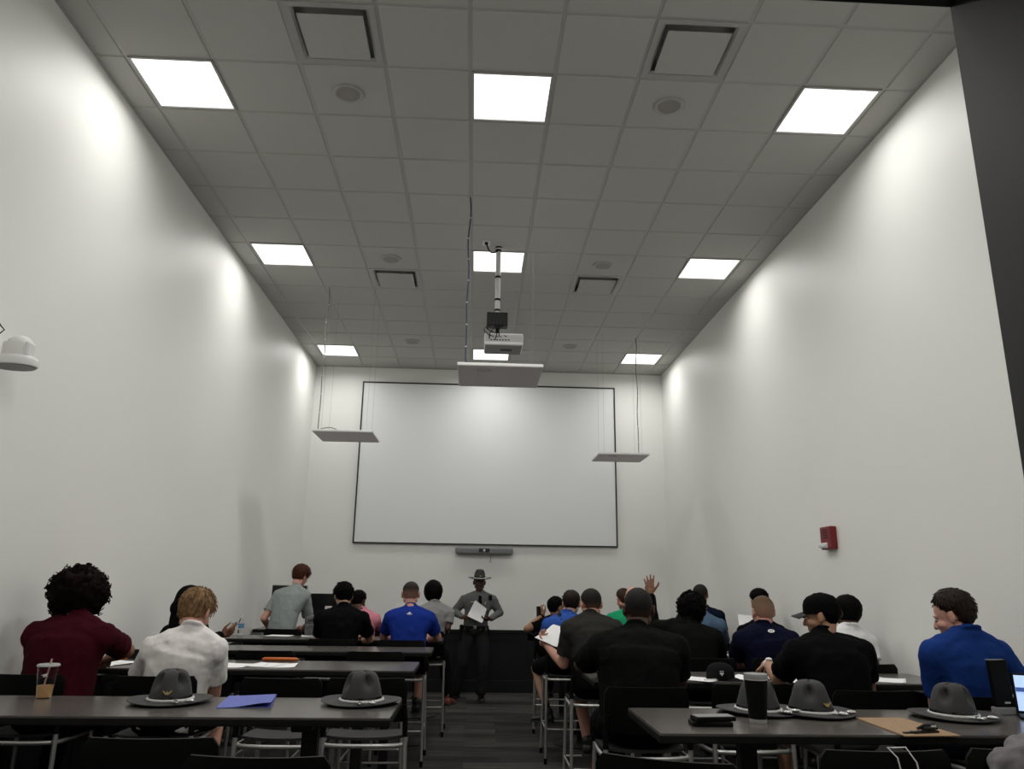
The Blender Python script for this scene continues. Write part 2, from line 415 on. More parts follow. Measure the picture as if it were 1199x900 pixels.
# hanging microphone panels on wires
def bez(p0, p1, p2, n=12):
    p0, p1, p2 = V(p0), V(p1), V(p2); return [(1 - t) ** 2 * p0 + 2 * t * (1 - t) * p1 + t * t * p2 for t in [k / n for k in range(n + 1)]]
def make_mic(x0, x1, y0, y1, z, lab, cabx, caby, cabm, loop):
    cx, cy = (x0 + x1) / 2, (y0 + y1) / 2; wx, wy = x1 - x0, y1 - y0
    r = empty('hanging_microphone_panel', (cx, cy, z), 0, lab, 'microphone panel', 'hanging white microphone panels')
    MB().box((0, 0, .016), (wx, wy, .030), bevel=.007).build('panel', M['white'], r)
    MB().box((0, 0, .0), (wx - .03, wy - .03, .004), bevel=.001).build('grille', M['offwhite'], r)
    MB().box((0, wy / 2 - .05, -.003), (.07, .012, .003)).build('status_light', M['gloss'], r)
    if loop: MB().tube([V((-.14 + .06 * math.cos(a), -wy / 2 + .12 + .035 * math.sin(a), -.0025)) for a in [2 * PI * k / 24 for k in range(24)]], .002, 6, True).build('ring_mark', M['grey'], r)
    H = ZC - .006 - z
    for sx in (-1, 1):
        for sy in (-1, 1):
            MB().tube([(sx * (wx / 2 - .09), sy * (wy / 2 - .09), .03), (sx * (wx / 2 - .09), sy * (wy / 2 - .09), H)], .0010, 6).build('suspension_wire', M['grey'], r)
    pts = [V((cabx - cx, caby - cy, H))]
    for k in range(1, 24):
        t = k / 24; pts.append(V((cabx - cx + .012 * math.sin(t * 17) * (1 - t), caby - cy + .008 * math.sin(t * 11), H * (1 - t) + .04 * t)))
    pts.append(V((cabx - cx, caby - cy, .045)))
    cb = MB().tube(pts, .0065, 8).build('cable', cabm, r, True)
    mb = MB()
    for k in range(1, 8):
        p = pts[int(k * 3)]; mb.cyl(p, .0085, .008, 10)
    mb.build('cable_tie', M['white'], cb)
    if loop == 2 or not loop:
        MB().tube(bez((cabx - cx, caby - cy, .05), ((cabx - cx) * .5, caby - cy, .13), ((cabx - cx) * .15, caby - cy + .05, .03)), .006, 8).build('cable_loop', M['grey'], r, True)
bl = mat('dark_blue_cable', (.02, .03, .07), .5)
make_mic(2.365, 3.115, 1.60, 2.32, 1.83 + CAMZ, 'white hanging microphone panel in front of the screen top, below the projector', 2.43, 1.86, bl, 1)
make_mic(0.62, 1.33, 4.12, 4.78, 1.705 + CAMZ, 'white hanging microphone panel in front of the left edge of the screen', 0.655, 4.30, M['grey'], 0)
make_mic(4.23, 4.94, 5.55, 6.20, 1.755 + CAMZ, 'white hanging microphone panel in front of the right edge of the screen', 4.87, 5.95, M['grey'], 3)

# projector on its pole
pr = empty('projector', (2.735, 2.95, ZC), 0, 'white ceiling projector on a white pole with a black junction box and dangling cables', 'projector')
zz = lambda h: h + CAMZ - ZC
mb = MB(); mb.tube([(0, 0, 0), (0, 0, zz(2.80))], .028, 16); mb.build('pole', M['white'], pr, True)
mb = MB()
for h in (3.57, 3.53, 3.22, 2.96, 2.84): mb.cyl((0, 0, zz(h)), .033, .022, 20)
mb.build('pole_collar', M['blackmetal'], pr, True)
mb = MB(); mb.box((-.0, -.02, zz(2.72)), (.22, .12, .15), bevel=.006)
for k in range(6): mb.box((-.09 + .036 * k, -.085, zz(2.72)), (.012, .02, .13), bevel=.003)
mb.build('junction_box', M['blackmetal'], pr)
mb = MB(); mb.tube([(0, .05, zz(2.66)), (0.02, .05, zz(2.55))], .02, 12); mb.box((0.05, .05, zz(2.555)), (.26, .2, .016), bevel=.003); mb.build('mount_plate', M['blackmetal'], pr)
pj_ = MB().box((.07, .02, zz(2.475)), (.405, .34, .125), bevel=.012).build('housing', M['white'], pr)
mb = MB(); mb.box((.07, -.1515, zz(2.482)), (.39, .004, .075)); mb.build('connector_panel', mat('connector_panel_grey', (.45, .45, .44), .5), pj_)
mb = MB()
for k in range(7): mb.box((-.06 + .03 * k, -.155, zz(2.462)), (.018, .006, .010))
for k in range(4): mb.cyl((-.08 + .04 * k, -.155, zz(2.495)), .006, .012, 10)
mb.build('socket', M['blackmetal'], pj_)
MB().box((.07, .02, zz(2.413)), (.385, .32, .012), bevel=.004).build('bottom_cover', mat('projector_grey', (.26, .26, .26), .6), pj_); MB().box((.10, .02, zz(2.405)), (.12, .06, .004)).build('label_plate', M['blackmetal'], pj_)
mb = MB(); mb.tube([(.20, .19, zz(2.47)), (.20, .225, zz(2.47))], .05, 20); mb.build('lens', M['gloss'], pj_, True)
mb = MB()
for k, (a, b_, c) in enumerate([((-.06, -.06, 2.65), (-.22, -.2, 2.56), (-.05, -.155, 2.50)), ((-.02, -.07, 2.65), (.02, -.22, 2.60), (.02, -.155, 2.49)), ((.05, -.07, 2.65), (-.10, -.24, 2.55), (-.08, -.155, 2.47)), ((.08, -.07, 2.65), (.0, -.2, 2.58), (-.02, -.155, 2.46)), ((-.08, -.06, 2.66), (-.20, -.1, 2.6), (.10, -.155, 2.50))]):
    mb.tube(bez((a[0], a[1], zz(a[2])), (b_[0], b_[1], zz(b_[2])), (c[0], c[1], zz(c[2]))), .005, 6)
mb.build('cable', M['plastic'], pr, True)
mb = MB(); mb.tube(bez((0, -.03, zz(3.53)), (-.10, -.10, zz(3.40)), (-.135, -.10, zz(3.575))), .008, 8); mb.build('power_cable', M['plastic'], pr, True)
ob = empty('ceiling_outlet', (2.60, 2.85, ZC - .006), 0, 'small grey ceiling power outlet beside the projector pole', 'outlet')
MB().box((0, 0, -.004), (.085, .12, .008), bevel=.003).build('plate', M['offwhite'], ob)
MB().box((0, -.02, -.018), (.035, .035, .022), bevel=.003).build('plug', M['plastic'], ob)

# projection screen on the back wall
sx0, sx1, sz0, sz1 = .594, 4.905, .622 + CAMZ, 3.315 + CAMZ
sc = empty('projection_screen', ((sx0 + sx1) / 2, YB, sz0), 0, 'large blank white projection screen with thin black frame on the back wall', 'projection screen')
W_, H_ = sx1 - sx0, sz1 - sz0
MB().box((0, -.022, H_ / 2), (W_ - .02, .02, H_ - .02)).build('screen_surface', M['screen'], sc)
mb = MB()
for s_ in (-1, 1): mb.box((s_ * (W_ / 2 - .008), -.024, H_ / 2), (.022, .044, H_), bevel=.002)
for z in (.008, H_ - .008): mb.box((0, -.024, z), (W_, .044, .022), bevel=.002)
mb.build('screen_frame', M['frame'], sc)
# video bar
vb = empty('video_bar', (2.72, YB, .525 + CAMZ), 0, 'grey video conference bar mounted under the screen', 'video bar')
MB().box((0, -.065, 0), (.93, .09, .115), bevel=.03).build('housing', mat('video_bar_grey', (.17, .175, .18), .55, bump=.4, bscale=400), vb)
MB().box((.0, -.112, .01), (.17, .008, .055), bevel=.003).build('camera_window', M['gloss'], vb)
MB().lathe([(.001, 0), (.018, 0), (.018, .006), (.001, .006)], 20).build('lens', M['chrome'], vb, True).matrix_local = Matrix.Translation((.0, -.116, .01)) @ Matrix.Rotation(PI / 2, 4, 'X')
MB().box((0, -.012, 0), (.2, .02, .09)).build('wall_bracket', M['blackmetal'], vb)
wp = empty('wall_sensor', (2.82, YB, .36 + CAMZ), 0, 'tiny dark wall cable entry below the video bar', 'wall plate')
MB().box((0, -.006, 0), (.05, .012, .02), bevel=.003).build('plate', M['white'], wp); MB().tube([(0, -.008, .0), (.01, -.012, .05), (.0, -.02, .11)], .005, 8).build('cable', M['grey'], wp, True)

# PTZ camera on left wall
pc = empty('wall_camera', (XL, -.42, 1.165 + CAMZ), 0, 'white dome conference camera on a bracket high on the left wall', 'camera')
def ovalring(cx, cy, rx, ry, z, n=32): return [V((cx + rx * math.cos(2 * PI * k / n), cy + ry * math.sin(2 * PI * k / n), z)) for k in range(n)]
mb = MB(); mb.box((.06, -.02, .015), (.12, .11, .012), bevel=.003); mb.box((.006, -.02, .03), (.012, .13, .10), bevel=.003); mb.build('bracket', M['white'], pc)
mb = MB(); mb.rings([ovalring(.150, 0, rx + .03, rx * .85, z) for rx, z in ((.118, .0), (.13, .006), (.132, .04), (.122, .065), (.10, .078), (.05, .08))]); cb_ = mb.build('base', M['white'], pc, True)
MB().rings([ovalring(.150, 0, rx + .03, rx * .85, z) for rx, z in ((.05, -.004), (.116, -.004), (.124, .004), (.1, .004))]).build('underside', M['grey'], cb_, True)
mb = MB(); mb.rings([ovalring(.165, 0, rx, ry, z) for rx, ry, z in ((.092, .085, .078), (.094, .088, .10), (.092, .085, .16), (.080, .075, .195), (.055, .05, .22), (.02, .02, .232))]); hd = mb.build('camera_head', M['white'], pc, True)
mb = MB(); mb.tube([(.165, .05, .14), (.165, .10, .14)], .045, 24); mb.tube([(.165, .09, .14), (.165, .108, .14)], .028, 20); mb.build('lens', M['gloss'], hd, True)
for s_ in (-1, 1): MB().box((.165 + s_ * .080, -.01, .125), (.034, .10, .115), bevel=.016).build('yoke', M['white'], pc)
MB().box((.235, .085, .03), (.07, .02, .012), Matrix.Rotation(-.7, 3, 'Z'), bevel=.003).build('indicator', M['gloss'], cb_)
MB().tube([(.0, -.06, .34), (.04, -.07, .29), (.075, -.07, .255), (.05, -.07, .23), (.0, -.06, .20)], .0045, 8).build('cable', M['plastic'], pc, True)

pc.scale = (.78, .8, .80)
# fire alarm on right wall
fa = empty('fire_alarm', (XR, 2.02, .415 + CAMZ), 0, 'red fire alarm strobe box on the right wall', 'fire alarm')
mb = MB(); mb.box((-.03, 0, .03), (.06, .21, .20), bevel=.01); mb.build('housing', M['red'], fa)
mb = MB(); mb.box((-.075, .03, -.035), (.04, .11, .04), bevel=.012); mb.box((-.055, .03, -.035), (.02, .125, .05), bevel=.004); mb.build('strobe_lens', mat('strobe_lens', (.75, .76, .76), .15), fa)
mb = MB()
for k in range(4): mb.box((-.0615, 0, .03 + .022 * k), (.004, .09, .006))
mb.build('sounder_slot', M['dark'], fa)

# ------------------------------------------------------------------ tables
TZ = 1.04
TABLES = []
def table(x0, x1, y0, y1, lab, cols=None):
    TABLES.append((x0, x1, y0, y1))
    cx, cy, wx, wy = (x0 + x1) / 2, (y0 + y1) / 2, x1 - x0, y1 - y0
    r = empty('table', (cx, cy, 0), 0, lab, 'table', 'long dark bar-height tables')
    mb = MB(); mb.box((0, 0, TZ - .004), (wx - .004, wy - .004, .008)); mb.build('tabletop', M['lam'], r)
    mb = MB(); mb.box((0, 0, TZ - .023), (wx, wy, .032), bevel=.004); mb.build('edge_band', M['edge'], r)
    for s_ in (cols or (-wx / 2 + .40, wx / 2 - .40)):
        mb = MB(); mb.box((s_, 0, TZ / 2), (.075, .075, TZ - .08), bevel=.006); mb.box((s_, 0, TZ - .055), (.09, wy * .78, .034), bevel=.004)
        c = mb.build('table_leg', M['blackmetal'], r)
        MB().lathe([(.05, .03), (.24, .018), (.27, .010), (.27, 0), (.05, 0)], 40, (s_, 0, 0)).build('base_plate', M['blackmetal'], c, True)
    MB().box((0, 0, TZ - .06), (wx - .8, .05, .04)).build('crossbar', M['blackmetal'], r)
    return r
table(-.20, 2.20, -1.08, -.47, 'long dark table with two hats and the iced coffee, nearest the camera on the left')
table(-.20, 2.16, .84, 1.47, 'long dark table in front of the maroon shirt, second on the left side')
table(-.20, 2.20, 2.34, 2.895, 'long dark empty-topped table, third on the left side')
table(-.20, 2.24, 3.76, 4.325, 'long dark table with papers in front of the black tee, fourth on the left side')
table(-.20, 2.26, 5.44, 6.05, 'long dark table carrying the computer monitors, farthest on the left side')
table(3.335, 5.715, -1.40, -.72, 'long dark table with three hats and the black tumbler, nearest the camera on the right', (-.72, .72))
table(3.335, 5.715, .36, .97, 'long dark table with the black cap lying on it, second on the right side')
table(3.335, 5.715, 2.22, 2.83, 'long dark table in front of the curly-haired student, third on the right side')
table(3.335, 5.715, 3.72, 4.27, 'long dark table mostly hidden by students, fourth on the right side')
table(3.335, 5.715, 5.44, 6.05, 'long dark table mostly hidden by students, farthest on the right side')

# ------------------------------------------------------------------ stools
def make_stool():
    r = empty('stool')
    # seat: shallow dished plastic shell
    mb = MB(); nx, ny = 10, 10
    def sp(u, v):
        x = u * .225; y = v * .215
        k = max(0, abs(u) ** 6 + abs(v) ** 6 - .7) ** .5 if abs(u) ** 6 + abs(v) ** 6 > .7 else 0
        x *= 1 - .05 * abs(v) ** 3; y *= 1 - .07 * abs(u) ** 3
        z = .765 + .012 * (abs(u) ** 2.5) - .010 * max(0, v) ** 3 * 2 + .015 * max(0, -v) ** 4
        return V((x, y, z))
    top = [[sp(-1 + 2 * i / nx, -1 + 2 * j / ny) for i in range(nx + 1)] for j in range(ny + 1)]
    tv = [[mb.b.verts.new(p) for p in row] for row in top]; bv = [[mb.b.verts.new(p - V((0, 0, .014))) for p in row] for row in top]
    for j in range(ny):
        for i in range(nx):
            mb.b.faces.new((tv[j][i], tv[j][i + 1], tv[j + 1][i + 1], tv[j + 1][i])); mb.b.faces.new((bv[j][i], bv[j + 1][i], bv[j + 1][i + 1], bv[j][i + 1]))
    edge = [(0, i) for i in range(nx)] + [(j, nx) for j in range(ny)] + [(ny, i) for i in range(nx, 0, -1)] + [(j, 0) for j in range(ny, 0, -1)]
    for k in range(len(edge)):
        a, b = edge[k], edge[(k + 1) % len(edge)]
        mb.b.faces.new((tv[a[0]][a[1]], bv[a[0]][a[1]], bv[b[0]][b[1]], tv[b[0]][b[1]]))
    mb.build('seat', mat('charcoal_plastic', (.030, .030, .030), .5, spec=.25), r, True)
    # backrest: curved shell with rounded corners
    mb = MB(); n = 14; rows = 8; F = []; B = []
    for j in range(rows + 1):
        v = j / rows; zz_ = .865 + .235 * v
        hw = .228 * (1 - .10 * max(0, (v - .8) / .2) ** 3 - .10 * max(0, (.2 - v) / .2) ** 3)
        rowf = []; rowb = []
        for i in range(n + 1):
            u = -1 + 2 * i / n
            y = -.255 - .02 * v + .035 * u * u; x = u * hw
            rowf.append(mb.b.verts.new((x, y, zz_))); rowb.append(mb.b.verts.new((x, y - .014, zz_)))
        F.append(rowf); B.append(rowb)
    for j in range(rows):
        for i in range(n):
            mb.b.faces.new((F[j][i], F[j + 1][i], F[j + 1][i + 1], F[j][i + 1])); mb.b.faces.new((B[j][i], B[j][i + 1], B[j + 1][i + 1], B[j + 1][i]))
    edge = [(0, i) for i in range(n)] + [(j, n) for j in range(rows)] + [(rows, i) for i in range(n, 0, -1)] + [(j, 0) for j in range(rows, 0, -1)]
    for k in range(len(edge)):
        a, b = edge[k], edge[(k + 1) % len(edge)]
        mb.b.faces.new((F[a[0]][a[1]], F[b[0]][b[1]], B[b[0]][b[1]], B[a[0]][a[1]]))
    mb.build('backrest', M['plastic'], r, True)
    for sx in (-1, 1):
        lg = MB().tube([(sx * .235, -.265, .03), (sx * .226, -.245, .80)], .0135, 12).build('leg', M['silver'], r, True)
        MB().tube([(sx * .2352, -.2655, 0), (sx * .235, -.265, .05)], .016, 12).build('foot_cap', M['plastic'], lg, True)
        MB().tube([(sx * .226, -.245, .79), (sx * .224, -.243, .87), (sx * .214, -.252, .96)], .0155, 12).build('back_support', M['plastic'], r, True)
        lg = MB().tube([(sx * .235, .235, .03), (sx * .215, .195, .745)], .0135, 12).build('leg', M['silver'], r, True)
        MB().tube([(sx * .2354, .2358, 0), (sx * .235, .235, .05)], .016, 12).build('foot_cap', M['plastic'], lg, True)
    pts = [(-.215, .19, .735), (-.225, 0, .738), (-.227, -.18, .742)] + [V((-.222 * math.cos(a), -.20 - .055 * math.sin(a), .742)) for a in [PI * k / 12 for k in range(1, 12)]] + [(.227, -.18, .742), (.225, 0, .738), (.215, .19, .735)]
    MB().tube(pts, .0125, 10, True).build('seat_rail', M['silver'], r, True)
    pts = [(-.232, -.262, .30), (-.230, .0, .30), (-.229, .222, .30), (0, .228, .30), (.229, .222, .30), (.230, 0, .30), (.232, -.262, .30), (0, -.262, .30)]
    MB().tube(pts, .008, 8, True).build('foot_rest', M['silver'], r, True)
    return r
STOOL = None
def stool(x, y, rz, lab):
    """y is the stool centre"""
    global STOOL
    if STOOL is None: STOOL = make_stool(); o = STOOL
    else: o = copy_tree(STOOL)
    o.location = (x, y, 0); o.rotation_euler = (0, 0, rz)
    return tag(o, lab, 'stool', 'black tall stools with silver legs')

# ------------------------------------------------------------------ people
class Pose: pass
def ik(S, Tt, a, b, pole):
    d = Tt - S; L = min(d.length, a + b - .003); d.normalize()
    x = (a * a - b * b + L * L) / (2 * L); h = math.sqrt(max(a * a - x * x, 1e-6))
    p = pole - d * pole.dot(d); p.normalize()
    return S + d * x + p * h, S + d * L
def hand(mb, wr, d, nrm, side, curl=0.5, spread=0.05, sc=1.0, thumb=0.6):
    """d: direction of the fingers, nrm: normal of the palm face, side +1 when the thumb is on +lat"""
    d = d.normalized(); nrm = (nrm - d * nrm.dot(d)).normalized(); lat = d.cross(nrm) * side
    mb.cap(wr - d * .01, .026 * sc, wr + d * .025 * sc, .026 * sc, 10, 3)
    ws = [.030, .010, -.011, -.030]; ln = [.072, .080, .074, .058]; kn = [.088, .090, .086, .078]
    for k in range(4):
        base = wr + d * .012 * sc + lat * ws[k] * .55 * sc; kp = wr + d * kn[k] * sc + lat * ws[k] * sc
        mb.cap(base, .0145 * sc, kp, .0115 * sc, 8, 3)
        mb.cap(base + lat * -.004, .013 * sc, kp - d * .02 * sc + lat * -.008 * sc, .0115 * sc, 8, 3)
        fd = (d + lat * (ws[k] / .03) * spread).normalized(); p = kp; ang = 0
        for j, fr in enumerate((.46, .31, .23)):
            ang += curl * (0.75, 1.0, 0.6)[j] + .02 * k
            q = p + (fd * math.cos(ang) + nrm * math.sin(ang)) * ln[k] * fr * sc
            mb.cap(p, (.0098, .0090, .0082)[j] * sc, q, (.0092, .0084, .0074)[j] * sc, 8, 3); p = q
    tb = wr + d * .022 * sc + lat * .022 * sc + nrm * .008 * sc
    t1 = tb + (lat * .75 + d * .75 + nrm * .25 * curl).normalized() * .042 * sc
    t2 = t1 + (lat * (.75 - .5 * curl) * thumb * 1.4 + d + nrm * .5 * curl).normalized() * .032 * sc
    t3 = t2 + (lat * (.4 - .5 * curl) * thumb + d + nrm * .5 * curl).normalized() * .024 * sc
    mb.cap(tb, .016 * sc, t1, .0125 * sc, 8, 3); mb.cap(t1, .0118 * sc, t2, .0100 * sc, 8, 3); mb.cap(t2, .0100 * sc, t3, .0080 * sc, 8, 3)

def headmat(c, yaw, pitch, roll):
    return Matrix.Translation(c) @ Matrix.Rotation(yaw, 4, 'Z') @ Matrix.Rotation(-pitch, 4, 'X') @ Matrix.Rotation(roll, 4, 'Y')
def sm(x, a, b):
    t = min(1, max(0, (x - a) / (b - a))); return t * t * (3 - 2 * t)

def hair(style, m, parent, HM, seed, thick=.012, name='hair'):
    b = bmesh.new(); res = (64, 44) if style in ('afro', 'curly') else (48, 32)
    bmesh.ops.create_uvsphere(b, u_segments=res[0], v_segments=res[1], radius=1)
    off = V((seed * 2.3, seed * 1.7, seed)); pts = []
    for v in b.verts:
        d = v.co.normalized(); low = max(0, -d.z)
        base = V((d.x * .077, d.y * .097, d.z * (.092 if d.z > 0 else .112))) + V((0, -.010, .030))
        if d.y < 0 and d.z < 0: base.y *= 1 - .22 * low ** 2; base.x *= 1 + .05 * low
        ph = abs(math.degrees(math.atan2(base.x, -(base.y + .0))))
        nape = {'fro': -.075, 'short': -.058, 'fade': -.052, 'mop': -.060, 'afro': -.09, 'curly': -.078, 'bald': -.05, 'long': -.12}[style]
        hl = nape + (0.012 - nape) * sm(ph, 42, 72) + .030 * sm(ph, 84, 104) + .043 * sm(ph, 104, 132)
        if style in ('afro', 'curly', 'fro'): hl = nape + (.05 - nape) * sm(ph, 95, 135)
        if style == 'mop': hl = nape + (-.008 - nape) * sm(ph, 40, 80) + .045 * sm(ph, 96, 130)
        k = sm(base.z, hl - .006, hl + .010)
        edge = 1.0 if style in ('afro', 'curly', 'fro', 'long') else .30 + .70 * sm(base.z, hl - .002, hl + (.045 if style != 'mop' else .025))
        if style == 'bald': k *= 1 - sm(base.z, .045, .07)
        th = thick
        if style in ('short', 'mop', 'fade'): th = thick * (0.55 + .6 * sm(base.z, -.02, .09))
        n1 = noise.noise(base * 38 + off); n2 = noise.noise(base * 95 + off)
        if style == 'afro':
            th = thick * (.8 + .35 * sm(base.z, -.08, .05)); rough = (.016 * n1 + .012 * n2)
        elif style == 'curly': rough = .011 * n1 + .010 * n2
        elif style == 'mop': rough = .006 * noise.noise(V((base.x * 55, base.y * 55, base.z * 12)) + off)
        else: rough = .0022 * n2 * (thick / .012)
        out = V((d.x, d.y, d.z * (.9 if d.z > 0 else 1.0)))
        if style == 'fro': rough = .004 * n1 + .006 * n2
        v.co = base * (1 - .10 * (1 - k)) + out * ((th * edge + rough) * k)
        if k > .6: pts.append(v.co.copy())
    if style in ('mop', 'short'):
        rnd = random.Random(seed + 50); mbx = MB.__new__(MB); mbx.b = b
        for k in range(420 if style == 'mop' else 300):
            p = rnd.choice(pts); d = (p - V((0, -.01, .02))).normalized()
            g = V((rnd.uniform(-.5, .5), rnd.uniform(-.5, .5), -1.0)) - V((0, -.02, .125)) * 0
            if p.z > .09: g = V((p.x * 8, p.y * 8 + rnd.uniform(-.4, .4), -.3)) + V((rnd.uniform(-.5, .5), 0, 0))
            g = (g - d * g.dot(d)).normalized(); L = rnd.uniform(.016, .034) * (1.25 if style == 'mop' else .8); ou = rnd.uniform(.02, .22)
            if p.z < -.02: L *= .55
            q = p - d * .003
            mbx.tube([q, q + g * L * .5 + d * (L * ou), q + g * L + d * (L * ou * .9)], [.0034, .0026, .0006], 4)
    if style in ('afro', 'curly'):
        rnd = random.Random(seed); big = style == 'afro'
        for k in range(620 if big else 380):
            p = rnd.choice(pts); d = (p - V((0, -.01, .02))).normalized(); a = d.orthogonal().normalized(); a.rotate(Matrix.Rotation(rnd.random() * 6.28, 3, d)); bb = d.cross(a)
            R0 = rnd.uniform(.005, .011) * (1.25 if big else 1); tt = rnd.uniform(.8, 1.6); L = rnd.uniform(.008, .022) * (1.2 if big else 1)
            path = [p - d * .006 + (a * math.cos(q * 6.28 * tt) + bb * math.sin(q * 6.28 * tt)) * R0 + d * (L * q) for q in [i / 9 for i in range(10)]]
            mbx = MB.__new__(MB); mbx.b = b; mbx.tube(path, [.0034] * 9 + [.0014], 4)
    bmesh.ops.recalc_face_normals(b, faces=b.faces)
    me = bpy.data.meshes.new(name); b.to_mesh(me); b.free(); finish(me, m)
    o = link(name, me, parent); o.matrix_local = HM
    return o

def ballcap(parent, HM, m, m2, name='cap'):
    mb = MB(); rings = []
    for z, k in ((.02, 1.0), (.045, 1.0), (.075, .97), (.10, .88), (.12, .70), (.132, .42), (.136, .1)):
        rings.append([V((.089 * k * math.cos(a), -.008 + .110 * k * math.sin(a), z - .012 * max(0, -math.sin(a)) * (1 - (z - .02) / .12))) for a in [2 * PI * q / 36 for q in range(36)]])
    mb.rings(rings); mb.ell((0, -.008, .137), (.009, .009, .005))
    o = mb.build(name, m, parent, True); o.matrix_local = HM
    mb = MB(); F = []
    for j in range(7):
        t = j / 6; rr = []
        for i in range(13):
            u = -1 + i / 6; x = u * (.082 - .012 * t * t); y = .070 + .038 * (1 - u * u) + .068 * t * (1 - .35 * u * u); rr.append(V((x, y, .034 - .018 * t - .018 * u * u)))
        F.append(rr)
    vs = [[mb.b.verts.new(p) for p in r] for r in F]; vb = [[mb.b.verts.new(p - V((0, 0, .004))) for p in r] for r in F]
    for j in range(6):
        for i in range(12):
            mb.b.faces.new((vs[j][i], vs[j][i + 1], vs[j + 1][i + 1], vs[j + 1][i])); mb.b.faces.new((vb[j][i], vb[j + 1][i], vb[j + 1][i + 1], vb[j][i + 1]))
    ed = [(0, i) for i in range(12)] + [(j, 12) for j in range(6)] + [(6, i) for i in range(12, 0, -1)] + [(j, 0) for j in range(6, 0, -1)]
    for k in range(len(ed)):
        a, c = ed[k], ed[(k + 1) % len(ed)]; mb.b.faces.new((vs[a[0]][a[1]], vb[a[0]][a[1]], vb[c[0]][c[1]], vs[c[0]][c[1]]))
    mb.build('brim', m2, o, True)
    return o

